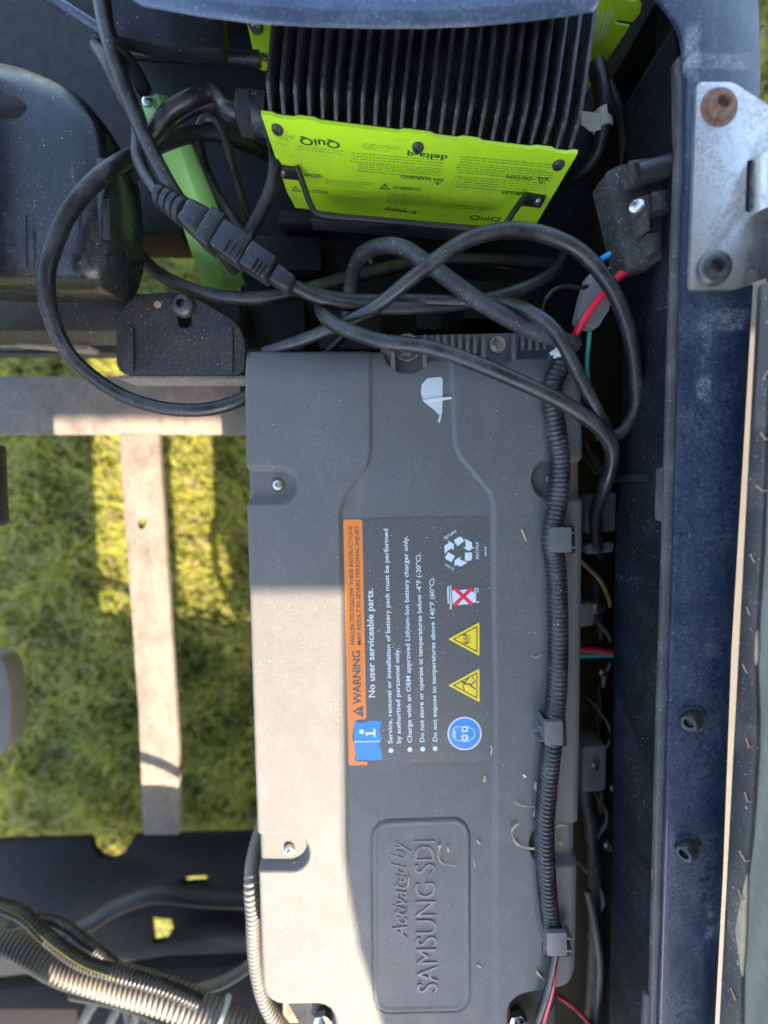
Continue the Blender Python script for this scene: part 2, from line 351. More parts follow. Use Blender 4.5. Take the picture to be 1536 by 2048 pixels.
# ------------------------------------------------------------------ the cart: body shell round the bay
ZF = 0.62
FL_IN = [(1262, -300), (1290, -60), (1312, -12), (1338, 18), (1358, 52), (1369, 95), (1374, 150), (1373, 300), (1365, 520), (1357, 850), (1347, 1200), (1342, 1330), (1334, 1600), (1320, 2048), (1310, 2350), (1285, 3100)]
LIP_IN = [(1352, 120), (1357, 180), (1355, 300), (1346, 520), (1336, 850), (1326, 1200), (1319, 1400), (1312, 1650), (1302, 2048), (1292, 2350), (1267, 3100)]
FL_OUT = [(1397, 3100), (1421, 2350), (1430, 2048), (1446, 1750), (1463, 1300), (1487, 900), (1505, 590), (1516, 300), (1521, 150), (1520, 70), (1514, -60), (1500, -300)]
body = thing('cart_body', P(1430, 1024, .5), 'dark navy painted cart body shell framing the open battery bay', 'cart body')
v, f = pp(FL_IN + FL_OUT, ZF, .004, r=.0012); mk('rim_flange', v, f, M['navy'], body)
# outer turned-down edge of the flange
v, f = slab([[P(x, y, ZF - .0042) for x, y in FL_OUT] + [P(x - 7, y, ZF - .0042) for x, y in reversed(FL_OUT)]], (0, 0, -.018)); mk('rim_edge', v, f, M['navy'], body)
sk = [P(x - 6, y, ZF - .006) for x, y in FL_OUT]; n = len(sk)
v = sk + [p - EZ * .46 for p in sk]; v += [p - EX * .004 for p in v]; f = []
for i in range(n - 1): f += [(i, i + 1, i + 1 + n, i + n), (i + 2 * n, i + 3 * n, i + 1 + 3 * n, i + 1 + 2 * n)]
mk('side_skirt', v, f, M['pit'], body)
lipo = [(x + 3, y) for x, y in reversed(FL_IN) if y >= 95]
v, f = pp(LIP_IN + lipo, ZF - .0045, .006, r=.0018); mk('rim_lip', v, f, M['lip'], body)
for (a, b, dx) in ((935, 1040, 15), (1990, 2090, 14), (120, 290, 3)):
    xa = np.interp(a, [q[1] for q in LIP_IN], [q[0] for q in LIP_IN]); xb = np.interp(b, [q[1] for q in LIP_IN], [q[0] for q in LIP_IN])
    v, f = pp(rnd([(xa - dx, a), (xa + 8, a), (xb + 8, b + 8), (xb - dx, b)], 7), ZF - .0075, .004, r=.001); mk('rim_tab', v, f, M['lip'], body)
rp = [P(x - 2 + random.uniform(-.8, .8), y, ZF - .008) for y in range(190, 2300, 12) for x in [np.interp(y, [q[1] for q in LIP_IN], [q[0] for q in LIP_IN])]]
v, f = tube(rp, lambda s: .0012 + .0006 * math.sin(s * 140) * math.sin(s * 37), 6); mk('rusted_edge', v, f, M['rust'], body)
# plastic inner wall below the lip
wtop = [P(1344, 62, ZF - .011) + Vector((.034, .26, 0)), P(1344, 62, ZF - .011) + Vector((.030, .05, 0))] + [P(x + 2, y, ZF - .011) for x, y in [(1344, 62), (1350, 88)] + LIP_IN]
def wallstrip(top, drop, out, cut=None):
    n = len(top); v = [p for p in top] + [Vector((p.x, p.y, p.z - drop)) for p in top] + [p + out for p in top] + [Vector((p.x, p.y, p.z - drop)) + out for p in top]; f = []
    for i in range(n - 1): f += [(i, i + 1, i + 1 + n, i + n), (i + 2 * n, i + 3 * n, i + 1 + 3 * n, i + 1 + 2 * n), (i + n, i + 1 + n, i + 1 + 3 * n, i + 3 * n), (i, i + 2 * n, i + 1 + 2 * n, i + 1)]
    f += [(0, n, 3 * n, 2 * n), (n - 1, 3 * n - 1, 4 * n - 1, 2 * n - 1)]
    return v, f
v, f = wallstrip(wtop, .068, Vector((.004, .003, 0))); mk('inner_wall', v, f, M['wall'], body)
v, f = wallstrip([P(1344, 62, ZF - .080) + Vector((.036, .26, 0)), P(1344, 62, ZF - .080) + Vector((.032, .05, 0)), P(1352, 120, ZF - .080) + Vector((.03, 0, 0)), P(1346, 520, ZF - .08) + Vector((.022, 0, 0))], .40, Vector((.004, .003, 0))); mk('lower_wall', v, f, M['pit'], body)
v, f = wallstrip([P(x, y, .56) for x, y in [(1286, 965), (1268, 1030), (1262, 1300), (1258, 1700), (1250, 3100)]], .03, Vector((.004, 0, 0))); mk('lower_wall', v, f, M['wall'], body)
v, f = box(P(1300, 955, .57) + Vector((-.004, 0, -.03)), (EX, EY, EZ), (.012, .004, .05), .002); mk('wall_rib', v, f, M['wall'], body)
# top rim: a rounded box edge over the charger
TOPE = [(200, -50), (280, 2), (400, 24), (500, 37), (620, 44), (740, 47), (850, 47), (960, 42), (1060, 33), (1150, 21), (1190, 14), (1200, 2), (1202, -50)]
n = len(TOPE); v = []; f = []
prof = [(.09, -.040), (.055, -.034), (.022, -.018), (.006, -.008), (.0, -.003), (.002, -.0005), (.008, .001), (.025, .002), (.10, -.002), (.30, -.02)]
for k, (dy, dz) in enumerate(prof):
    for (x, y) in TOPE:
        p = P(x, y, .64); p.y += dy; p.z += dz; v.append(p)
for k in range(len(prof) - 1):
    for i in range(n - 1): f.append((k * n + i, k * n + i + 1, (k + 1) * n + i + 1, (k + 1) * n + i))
mk('rim_bar', v, f, M['navy_sky_sheen'], body)
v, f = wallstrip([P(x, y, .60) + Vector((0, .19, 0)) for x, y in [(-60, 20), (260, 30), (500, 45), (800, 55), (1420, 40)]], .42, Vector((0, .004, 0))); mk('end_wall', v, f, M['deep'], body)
v, f = pp(rnd([(60, -60), (200, 62), (320, 92), (448, 98), (440, -60)], 20), .575, .012, r=.006); mk('end_ledge', v, f, M['wall'], body)
v, f = tube(smooth_path(pxpath([(60, -30, .58), (140, 20, .58), (210, 66, .575)])), .0045, 10); mk('ledge_bead', v, f, M['navy'], body)
v, f = tube(smooth_path(pxpath([(255, 103, .54), (400, 112, .54), (520, 118, .54)])), .006, 10); mk('ledge_bead', v, f, M['black'], body)
holes = [ell(925, 520, 9, 8, 10), ell(1105, 520, 7, 7, 10), ell(1005, 574, 13, 7, 10), ell(741, 521, 4, 6, 10)]
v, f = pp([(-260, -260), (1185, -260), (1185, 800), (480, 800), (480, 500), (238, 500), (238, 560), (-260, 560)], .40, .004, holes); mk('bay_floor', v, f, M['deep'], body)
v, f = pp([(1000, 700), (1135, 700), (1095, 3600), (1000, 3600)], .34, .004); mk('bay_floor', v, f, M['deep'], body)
for (x0, y0, x1, y1, z, t) in ((500, 470, 640, 540, .43, .03), (480, 590, 608, 700, .44, .04), (640, 610, 760, 700, .46, .05), (835, 600, 880, 660, .46, .05), (930, 560, 1080, 640, .45, .04), (560, 420, 1000, 450, .44, .03),
                         (240, 300, 360, 470, .45, .05)):
    v, f = pp(rnd([(x0, y0), (x1, y0 + 4), (x1 + 3, y1), (x0 - 2, y1 - 3)], 8), z, t, r=.004); mk('floor_rib', v, f, M['deep'], body)
# rims outside the frame which frame the sunlight
XL = -.385; YB = -.80
v, f = box((-.58, -.34, .60), (EX, EY, EZ), (.58 + XL, .77, .02), .01); mk('side_deck', v, f, M['navy'], body)
v, f = box(((XL + .44) / 2 + .002, YB - .19, .60), (EX, EY, EZ), ((.44 - XL) / 2, .19, .019), .01); mk('side_deck', v, f, M['navy'], body)
v, f = pp(rnd([(-60, 880), (-22, 890), (-14, 1045), (-20, 1054), (-60, 1060)], 6), .50, .02, r=.002); mk('deck_tab', v, f, M['black'], body)

roof = thing('canopy_roof', (.7, -.3, 1.7), 'flat pale canopy roof above the open cart', 'roof')
YR = P(690, 1190, ZB).y - .85 * (1.7 - ZB)
v, f = box((.75, YR + 1.0, 1.715), (EX, EY, EZ), (1.25, 1.0, .015), .006); mk('roof_panel', v, f, M['roof'], roof)
v, f = box((.75, YR + 1.0, 1.745), (EX, EY, EZ), (1.15, .90, .0145), .006); mk('roof_crown', v, f, M['roof'], roof)

# ------------------------------------------------------------------ hinge and bumpers on the flange
hz = ZF + .0035
hinge = thing('seat_hinge', P(1450, 370, ZF), 'worn steel hinge plate bolted to the blue flange beside the raised seat', 'hinge')
poly = rnd([(1394, 164), (1466, 164), (1536, 210), (1600, 250), (1600, 520), (1536, 556), (1468, 579), (1380, 579)], 13)
v, f = pp(poly, hz, .0034, [rnd([(1494, 320), (1512, 320), (1512, 424), (1490, 424)], 6)], r=.0008); mk('hinge_plate', v, f, M['steel'], hinge)
v, f = tube(pxpath([(1540, 318, hz + .002), (1538, 428, hz + .002)]), .0125, 18); mk('hinge_barrel', v, f, M['steel'], hinge)
v, f = pp(rnd([(1516, 322), (1560, 322), (1560, 424), (1512, 424)], 3), hz + .003, .002, r=.0006); mk('hinge_leaf', v, f, M['steel'], hinge)
c = P(1438, 214, hz); v, f = rings(c, EZ, [(.0145, 0), (.0138, .0008), (.0115, .0012)]); mk('washer', v, f, M['bolt_rust'], hinge)
v, f = socket_bolt(P(1440, 212, hz + .001), EZ, .0098, .0042, .0055); mk('bolt', v, f, M['bolt_rust'], hinge, label='heavily rusted hinge bolt')
v, f = socket_bolt(P(1425, 538, hz), EZ, .0132, .0055, .0060); mk('bolt', v, f, M['bolt_dark'], hinge, label='dark hinge bolt with light rust')
for (x, y, lb) in ((1386, 1437, 'black rubber bumper in the blue flange, upper of the two bumpers'), (1376, 1693, 'black rubber bumper in the blue flange, lower of the two bumpers')):
    c = P(x, y, ZF); ax = Vector((-1.3, .0, 1)).normalized()
    t = thing('bumper', c, lb, 'bumper', 'rubber bumpers on the blue flange')
    v, f = rings(c, EZ, [(.0115, -.001), (.0118, .0008), (.0108, .0016)]); mk('collar', v, f, M['navy'], t)
    v, f = rings(c + EZ * .0002, ax, [(.0085, -.004), (.0090, .004), (.0078, .009), (.0058, .0118), (.0050, .012), (.0036, .012), (.0030, .008)]); mk('rubber_plug', v, f, M['black'], t)

# ------------------------------------------------------------------ raised seat
S0 = P(1524, 600, .635); S1 = P(1448, 2048, .635); e = (S1 - S0).normalized(); e.z = 0; e.normalize()
LEAN = .10; su = Vector((LEAN, 0, 1)).normalized(); sn = e.cross(su).normalized()
if sn.x > 0: sn = -sn
seat = thing('raised_seat', S0.lerp(S1, .5), 'seat tipped up on its hinges showing stapled black vinyl edge', 'seat')
def SP(a, h, o=0): return S0 + e * a + su * h - sn * o      # along, up, behind
a0 = -.06; H = .74; ymin = P(690, 1700, ZB).y - .85 * .55
a1 = (ymin - S0.y) / e.y
Hs = H
v, f = slab([[SP(a0, .004, .004), SP(a1, .004, .004), SP(a1 + .0, Hs, .004), SP(a0, Hs, .004)]], -sn * .012); mk('seat_board', v, f, M['board'], seat)
cu = [(a0 - .02, -.012), (1.42, -.012), (1.50, .03), (1.53, .30), (1.52, .50), (1.48, .60), (1.433, .662), (1.405, .704), (1.381, .737), (1.370, .760), (1.365, .768), (1.352, .773), (1.33, .789), (1.288, .807), (1.258, .806), (.976, .791), (a0 + .05, .775), (a0 - .02, .74)]
v, f = slab([[SP(a, h, .0165) for a, h in rnd(cu, .012)]], -sn * .09); v, f = bev(v, f, .02, 3); mk('cushion', v, f, M['vinyl'], seat)
# vinyl edge turned over the board and stapled
ed = [(1548, 560), (1533, 800), (1530, 900), (1522, 1100), (1510, 1280), (1509, 1330), (1513, 1430), (1512, 1500), (1506, 1600), (1500, 1680), (1490, 1760), (1480, 1810), (1470, 1860), (1476, 1900), (1482, 1950), (1481, 2048), (1475, 2200)]
top = [RP(x, y, SP(0, 0, 0), sn) for x, y in ed]; so = SP(0, 0, 0); n = len(top)
low = [so + e * ((p - so).dot(e)) + su * -.004 for p in top]; und = [p - sn * .022 for p in low]; tin = [p - sn * .0035 for p in top]; mid = [p.lerp(q, .45) + sn * .0022 for p, q in zip(low, top)]
v = und + low + mid + top + tin; f = [(k * n + i, k * n + i + 1, (k + 1) * n + i + 1, (k + 1) * n + i) for k in range(4) for i in range(n - 1)]
mk('vinyl_edge', v, f, M['vinyl'], seat)
for (x, y, d) in ((1533, 750, -10), (1528, 872, 8), (1521, 977, 4), (1506, 1116, 10), (1498, 1222, 12), (1491, 1337, 10), (1497, 1486, 14), (1494, 1594, 16), (1486, 1712, 9), (1481, 1788, 14), (1468, 1988, 12)):
    p = RP(x, y, so + sn * .0015, sn); q = RP(x + 5, y + d, so + sn * .0015, sn); dr = (q - p).normalized()
    v, f = tube([p - dr * .003 - sn * .003, p - dr * .003 + sn * .0006, p + dr * .003 + sn * .0006, p + dr * .003 - sn * .003], .0007, 6); mk('staple', v, f, M['staple'], seat)
for (yy, pts) in ((0, [(1509, 1262), (1518, 1255), (1520, 1300), (1514, 1345), (1509, 1330)]), (1, [(1500, 1690), (1496, 1800), (1494, 1880), (1488, 1960), (1481, 1930), (1471, 1862), (1482, 1806)])):
    q = [RP(x, y, so - sn * .003, sn) for x, y in pts]; v, f = slab([q], sn * .003); v, f = bev(v, f, .001); mk('torn_foam', v, f, M['foam'], seat)

# ------------------------------------------------------------------ chassis
ch = thing('chassis_frame', P(280, 900, .3), 'dusty tan steel chassis frame above the lawn', 'frame')
v, f = pp([(-80, 752), (300, 752), (300, 742), (345, 742), (345, 752), (620, 752), (620, 868), (318, 868), (236, 868), (-80, 868)], .30, .014, r=.002); mk('cross_beam', v, f, M['frame'], ch)
v, f = pp([(237, 868.6), (317, 868.6), (356, 1500), (358, 1670), (286, 1670), (277, 1430)], .299, .012, [ell(283, 1046, 9, 12, 16)], r=.0015); mk('long_beam', v, f, M['frame'], ch)
v, f = pp([(-80, 583), (242, 583), (480, 590), (480, 665), (-80, 663)], .47, .05, r=.004); mk('side_rail', v, f, M['bracket'], ch)
v, f = pp(rnd([(-80, 668), (60, 668), (180, 690), (170, 700), (60, 690), (-80, 676)], 6), .43, .02, r=.002); mk('rail_skirt', v, f, M['frame'], ch)
v, f = pp([(-80, 690), (150, 702), (180, 690), (235, 688), (235, 708), (-80, 708)], .40, .02, r=.002); mk('rail_skirt', v, f, M['bracket'], ch)
hl = [rnd([(365, 1756), (412, 1752), (415, 1766), (368, 1770)], 4), [(300, 1836), (342, 1840), (346, 1858), (330, 1884), (306, 1888)]]
v, f = pp([(-80, 1686), (180, 1678), (188, 1702), (200, 1716), (220, 1722), (242, 1714), (256, 1692), (268, 1674), (520, 1668), (620, 1668), (620, 1960), (-80, 1960)], .20, .012, hl, r=.002); mk('axle_plate', v, f, M['under'], ch)
v, f = tube(smooth_path(pxpath([(60, 1890, .26), (180, 1845, .27), (230, 1815, .27), (310, 1788, .27), (420, 1796, .26), (560, 1800, .25)])), .014, 14); mk('axle_tube', v, f, M['bracket'], ch)
v, f = pp([(-80, 1985), (150, 1962), (330, 1935), (620, 1925), (620, 2200), (-80, 2200)], .33, .02, r=.004); mk('axle_plate', v, f, M['under'], ch)
for (y, dz) in ((1912, .0), (1930, .012)):
    v, f = tube(smooth_path(pxpath([(330, y + 10, .22 + dz), (450, y, .22 + dz), (600, y - 6, .22 + dz)])), .010, 10); mk('axle_rod', v, f, M['frame'], ch)
v, f = pp(rnd([(-60, 1308), (2, 1314), (16, 1345), (22, 1400), (22, 1470), (12, 1506), (-60, 1514)], 18), .30, .03, r=.005)
mk('floor_pedal', v, f, M['panelpale'], label='pale rounded pedal edge above the lawn at the left', cat='pedal')

# black bracket on the rail
br = thing('mount_bracket', P(360, 700, .47), 'black painted steel bracket with socket bolt on the frame rail', 'bracket')
poly = rnd([(233, 750), (233, 655), (243, 618), (268, 596), (305, 585), (362, 584), (402, 602), (468, 642), (486, 668), (490, 700), (490, 750)], 32, 6)
v, f = pp(poly, .50, .0045, [rnd([(355, 598), (383, 598), (383, 656), (355, 656)], 14)], r=.0012); mk('bracket_plate', v, f, M['bracket'], br)
v, f = pp([(234, 751), (490, 751), (490, 757), (234, 757)], .4995, .035, r=.0008); mk('bracket_flange', v, f, M['frame'], br)
for (x0, x1, y0) in ((246, 266, 652), (441, 465, 650)):
    v, f = pp(rnd([(x0, y0), (x1, y0), (x1, 748), (x0, 748)], 9), .5028, .003, r=.0025, seg=3); mk('stiffening_rib', v, f, M['bracket'], br)
v, f = socket_bolt(P(368, 612, .5002), EZ, .0125, .008, .0055); mk('bolt', v, f, M['bolt_dark'], br)
v, f = pp(ell(315, 609, 8, 7, 7), .5006, .0006); mk('paint_chip', v, f, M['wear'], br)

# black moulded tank at the left
tk = thing('moulded_tank', P(100, 360, .45), 'dusty black moulded plastic tank below the coiled cables', 'tank')
rows = [(0, .56), (10, .5565), (18, .548), (22, .535), (24, .50), (26, .40)]
base = rnd([(-140, 120), (40, 132), (150, 178), (212, 250), (226, 340), (230, 500), (205, 566), (-140, 566)], 60, 8); cx, cy = 40, 350
v = []; f = []; m = len(base)
ins = [.72, .93, 1.0, 1.005, .985, .94]; zz = [.5615, .5595, .549, .535, .515, .495]
for s_, z_ in zip(ins, zz):
    for (x, y) in base: v.append(P(cx + (x - cx) * s_, cy + (y - cy) * s_, .55) + Vector((0, 0, z_ - .55)))
for k in range(5): f += [(k * m + i, k * m + (i + 1) % m, (k + 1) * m + (i + 1) % m, (k + 1) * m + i) for i in range(m)]
f.append(tuple(range(m))); mk('tank_shell', v, f, M['tank'], tk, smooth=60)
for (x, a, b) in ((150, 300, 520), (205, 320, 480), (60, 420, 540)):
    v, f = tube(smooth_path(pxpath([(x, a, .559), (x + 2, (a + b) / 2, .561), (x + 4, b, .558)])), lambda s: .006, 14, .35); mk('moulded_rib', v, f, M['tank'], tk)
v, f = pp(rnd([(-60, 188), (30, 190), (58, 212), (40, 236), (-60, 240)], 20), .5618, .002, r=.0008); mk('slot_shade_patch', v, f, M['deep'], tk)  # dark patch laid on the shell, painting the shade inside a slot

# ------------------------------------------------------------------ battery pack
bat = thing('battery_pack', P(830, 1350, .35), 'large dark grey battery pack with moulded lid filling the bay', 'battery')
OUT = rnd([(486, 693), (1168, 693), (1172, 960), (1165, 1500), (1156, 1986), (1050, 1992), (1018, 2016), (1014, 2160), (672, 2160), (668, 2040), (650, 2014), (525, 2012), (507, 1500), (492, 1000)], 6, 3)
OUT = rnd([(486, 693), (1168, 693), (1172, 960), (1165, 1500), (1158, 1800)], 14, 5)[:-6] + [(1156.5, 1935), (1155, 1950), (1150, 1965), (1141, 1977), (1128, 1984), (1112, 1987), (1060, 1989), (1045, 1992), (1032, 1999), (1022, 2010), (1018, 2024), (1014, 2150),
       (674, 2150), (670, 2048), (667, 2034), (660, 2021), (648, 2014), (634, 2011), (570, 2012), (553, 2009), (539, 2001), (529, 1988), (524, 1970), (523, 1950), (507, 1500)] + rnd([(507, 1500), (492, 1000), (486, 693)], 0, 1)[3:5]
def sdf(x, y):
    d = np.full(x.shape, 1e9); ins = np.zeros(x.shape, bool); n = len(OUT)
    for i in range(n):
        ax, ay = OUT[i]; bx, by = OUT[(i + 1) % n]; ex_, ey_ = bx - ax, by - ay; L2 = ex_ * ex_ + ey_ * ey_
        if L2 < 1e-9: continue
        t = np.clip(((x - ax) * ex_ + (y - ay) * ey_) / L2, 0, 1); d = np.minimum(d, np.hypot(x - ax - t * ex_, y - ay - t * ey_))
        if ay != by: ins ^= ((ay > y) != (by > y)) & (x < (bx - ax) * (y - ay) / (by - ay) + ax)
    return np.where(ins, -d, d)
def sst(x, a, b): t = np.clip((x - a) / (b - a), 0, 1); return t * t * (3 - 2 * t)
GX = np.arange(480, 1181, 2.2); GY = np.concatenate([np.arange(688, 1940, 2.4), np.arange(1940, 2060, 1.6), np.arange(2060, 2160, 4)])
Uc, Vc = np.meshgrid(GX, GY); SD = sdf(Uc, Vc)
for _ in range(2):                                                    # pull the outermost points on to the outline
    gx_ = (sdf(Uc + .3, Vc) - sdf(Uc - .3, Vc)) / .6; gy_ = (sdf(Uc, Vc + .3) - sdf(Uc, Vc - .3)) / .6
    mv = np.where((SD > 0) & (SD < 3.6), SD, 0); Uc = Uc - gx_ * mv; Vc = Vc - gy_ * mv; SD = sdf(Uc, Vc)
hh = np.zeros_like(Uc); rad_ = 9 + 12 * sst(Uc, 1040, 1120)
q = np.clip(rad_ + SD, 0, rad_); hh -= (rad_ - np.sqrt(np.maximum(0, rad_ * rad_ - q * q))) * .00045
hh -= np.clip((770 - Vc) / 80, 0, 1) ** 2.2 * .012                   # the far end rolls down
# lowered central panel with soft S-shaped shoulders
wlft = np.interp(Vc, [690, 760, 905, 935, 965, 1000, 1030, 1500, 2140], [739, 741, 741, 734, 708, 686, 680, 690, 700])
wrgt = np.interp(Vc, [690, 760, 890, 915, 945, 985, 1010, 1500, 2140], [904, 905, 911, 922, 948, 980, 988, 992, 992])
pan = sst(Uc, wlft - 4, wlft + 5) * (1 - sst(Uc, wrgt - 5, wrgt + 4)) ; hh += pan * REC
# raised name plate with a groove round it
def sdrr(x, y, x0, y0, x1, y1, r):
    ax = np.abs(x - (x0 + x1) / 2) - (x1 - x0) / 2 + r; ay = np.abs(y - (y0 + y1) / 2) - (y1 - y0) / 2 + r
    return np.hypot(np.maximum(ax, 0), np.maximum(ay, 0)) + np.minimum(np.maximum(ax, ay), 0) - r
sd_ = sdrr(Uc - (Vc - 1640) * .006, Vc + (Uc - 840) * .03, 742, 1641, 942, 2032, 36)
hh -= (1 - sst(np.abs(sd_ + 1), 0, 3.5)) * .0014; hh -= (1 - sst(sd_, -14, -8)) * .0009; hh += (1 - sst(sd_, -5, -1)) * .0011
# clip pockets at the edges
POCK = [(-1, 558, 971, 37, .0085), (-1, 582, 1706, 37, .0085), (1, 1106, 958, 42, .0085), (1, 1102, 1690, 42, .0085)]
for (sg, xc, yc, rad, dep) in POCK:
    dxx = np.where(sg * (Uc - xc) > 0, 0, Uc - xc); d = np.hypot(dxx, Vc - yc) - rad
    hh -= (1 - sst(d, -9, 3)) * dep
for (x, y, r) in ((815, 697, 46), (995, 690, 40)):                      # scallops at the far end for the bolts
    d = np.hypot(Uc - x, np.minimum(Vc - y, 0) * .2 + np.maximum(Vc - y, 0)) - r; hh -= (1 - sst(d, -8, 3)) * .012
d = sdrr(Uc, Vc, 775, 640, 1105, 712, 10); hh -= (1 - sst(d, -5, 4)) * .014
hh += 0.0003 * np.sin(Uc * .013 + 1) * np.sin(Vc * .007)
Pw = Pn(Uc, Vc, ZB); Pw[..., 2] += hh
nr, NC = Uc.shape; V = Pw.reshape(-1, 3); idx = np.arange(nr * NC).reshape(nr, NC)
Q = np.stack([idx[:-1, :-1], idx[:-1, 1:], idx[1:, 1:], idx[1:, :-1]], -1).reshape(-1, 4); Q = Q[(SD.ravel()[Q] < .35).all(1)]
ed_ = np.stack([Q, np.roll(Q, -1, 1)], -1).reshape(-1, 2); ek = np.sort(ed_, 1); ek = ek[:, 0] * 10 ** 7 + ek[:, 1]; un, cn = np.unique(ek, return_counts=True)
bd = ed_[np.isin(ek, un[cn == 1])]; used = np.unique(Q); rm = np.full(len(V), -1); rm[used] = np.arange(len(used)); Q = rm[Q]; bd = rm[bd]; V = V[used]
bi = np.unique(bd); low = V[bi].copy(); low[:, 2] = ZB - .15; lm = np.full(len(V), -1); lm[bi] = len(V) + np.arange(len(bi))
Fq = Q.tolist() + [[a, b, int(lm[b]), int(lm[a])] for a, b in bd]; V = np.concatenate([V, low]).tolist(); Fq = [[int(i) for i in q] for q in Fq]
lid = mk('lid', V, Fq, M['lid'], bat, smooth=50)
# lower case and ribbed end housing
v, f = pp([(560, 735), (1140, 735), (1120, 2000), (1040, 2150), (650, 2150), (560, 1990)], ZB - .03, .20, r=.006); mk('case', v, f, M['black'], bat)
v, f = pp(rnd([(762, 672), (1118, 664), (1118, 760), (762, 760)], 4), ZB - .014, .10, r=.0015); mk('end_housing', v, f, M['lid_smooth'], bat)
for i in range(6):
    x = 872 + i * 15; v, f = pp([(x, 668), (x + 8, 668), (x + 8, 706), (x, 706)], ZB - .0085, .02, r=.0008); mk('rib', v, f, M['lid_smooth'], bat)
for i in range(4):
    x = 1042 + i * 15; v, f = pp([(x, 668), (x + 8, 668), (x + 8, 700), (x, 700)], ZB - .0085, .02, r=.0008); mk('rib', v, f, M['lid_smooth'], bat)
for x in (783, 847, 965, 1026):
    v, f = pp([(x, 668), (x + 6, 668), (x + 9, 742), (x - 2, 742)], ZB - .005, .02, r=.001); mk('pocket_wall', v, f, M['lid_smooth'], bat)
v, f = hex_bolt(P(994, 690, ZB - .0135), EZ, .0085, .0058, .007); mk('bolt', v, f, M['bolt'], bat)
v, f = rings(P(814, 697, ZB - .0135), EZ, [(.0140, 0), (.0138, .004), (.0122, .0045), (.0115, .0015), (.0075, .0015), (.007, .004), (.0045, .0042), (.004, .001)]); mk('terminal', v, f, pm('gritty_terminal', (.05, .045, .04), .6, dust=.9, dscale=60, speck=.4, sscale=900, dustcol=(.3, .28, .22)), bat)
for (x, y) in ((557, 970), (580, 1697)):
    v, f = screw_geo(P(x, y, ZB - .0085), EZ, .0062); mk('screw', v, f, M['bolt'], bat)
v, f = screw_geo(P(1098, 958, ZB - .0085), EZ, .006); mk('screw', v, f, M['bolt'], bat)
# terminals in the notches at the near end
for (cx, cz, mt) in ((646, .522, 'bolt'), (1034, .522, 'bolt')):
    c = P(cx, 2036, cz); v, f = rings(c, EZ, [(.007, -.03), (.007, .0), (.0115, .0), (.0115, .006), (.0055, .0065), (.0055, .014), (.004, .0155)], hexes=(2, 3)); mk('terminal_stud', v, f, M[mt], bat)
v, f = pp(rnd([(574, 2000), (622, 2000), (622, 2034), (574, 2030)], 4), .51, .012, r=.002); mk('copper_bar', v, f, M['copper'], bat)
v, f = pp(rnd([(566, 2000), (632, 2000), (628, 2046), (566, 2046)], 5), .497, .03, r=.003); mk('terminal_tray', v, f, M['panelpale'], bat)
v, f = pp(rnd([(1056, 1995), (1110, 1995), (1108, 2070), (1058, 2070)], 6), .49, .04, r=.003); mk('connector_body', v, f, M['lid_smooth'], bat)
for (p, mt) in (([(648, 2046, .505), (625, 2060, .505), (600, 2090, .50)], 'wire_blue'), ([(1030, 2044, .505), (1048, 2056, .508), (1066, 2080, .50)], 'wire_blue')):
    v, f = tube(smooth_path(pxpath(p)), .0048, 10); mk('terminal_lead', v, f, M[mt], bat)
# embossed name
mb = MB(); lid_text(mb, 'SAMSUNG SDI', 876, 1990, 1684, 42, REC + .0004, slope=.023, extrude=.0007, res=4)
lid_text(mb, 'Activated by', 815, 1882, 1684, 31, REC + .0004, slope=.023, shear=.35, extrude=.0006, res=4)
mb.build('embossed_lettering', M['lid_smooth'], bat, smooth=30)

# warning sticker, set into the lid
st = thing('warning_sticker', LP(835, 1285, REC), 'grey warning sticker with orange heading stuck on the battery lid', 'sticker')
h0 = REC + .0003; dh = .00008
outer = rnd([(686, 1040), (979, 1031), (990, 1524), (697, 1534)], 10)
v, f = slab([[LP(x, y, h0) for x, y in outer]], (0, 0, -.0004)); mk('sticker_base', v, f, M['labelgrey'], st)
mb = MB()
lid_poly(mb, rnd([(686, 1040), (724, 1039), (732.5, 1441), (712, 1442), (708, 1452), (704, 1478), (711, 1500), (709, 1526), (735, 1527), (735, 1533), (697, 1534)], 5, 3), h0 + dh); mb.build('orange_band', M['orange'], st, 0)
mb = MB(); lid_poly(mb, [(709, 1446), (726, 1449), (740, 1444), (756, 1444), (764, 1446), (759, 1462), (763, 1480), (758, 1490), (763, 1508), (765, 1522), (742, 1524), (720, 1522), (712, 1526), (710, 1510), (708, 1486), (708, 1462)], h0 + 2 * dh)
mb.build('manual_symbol', M['blue'], st, 0)
mb = MB(); k = h0 + dh * 3
lid_text(mb, 'No user serviceable parts.', 750, 1397, 1178, 13, k, bold=.016)
for (s_, xb, y0, y1, cap) in (('Service, removal or installation of battery pack must be performed', 785, 1490, 1058, 9), ('by authorized personnel only.', 802, 1489, 1298, 9),
                              ('Charge with an OEM approved Lithium-Ion battery charger only.', 824, 1488, 1073, 9), ('Do not store or operate at temperatures below -4°F (-20°C).', 849, 1487, 1107, 9),
                              ('Do not expose to temperatures above 140°F (60°C).', 875, 1486, 1155, 9)):
    lid_text(mb, s_, xb, y0, y1, cap, k, bold=.017)
for (x, y) in ((782, 1504), (820, 1502), (846, 1501), (871, 1500)): lid_poly(mb, ell(x, y, 5, 5, 14), k)
lid_poly(mb, ell(930, 1470, 34.5, 33.5, 40), h0 + dh); lid_poly(mb, [(708, 1486), (760, 1484), (760, 1486), (708, 1488)], k)
lid_poly(mb, ell(723, 1466, 5, 5, 14), k)
lid_poly(mb, [(731, 1461), (731, 1467), (747, 1467), (747, 1460), (751, 1460), (751, 1477), (747, 1477), (747, 1472), (735, 1472), (735, 1474), (731, 1474)], k)
def Z4(X, Y): return 860 + X / 10.78, 1050 + Y / 10.78
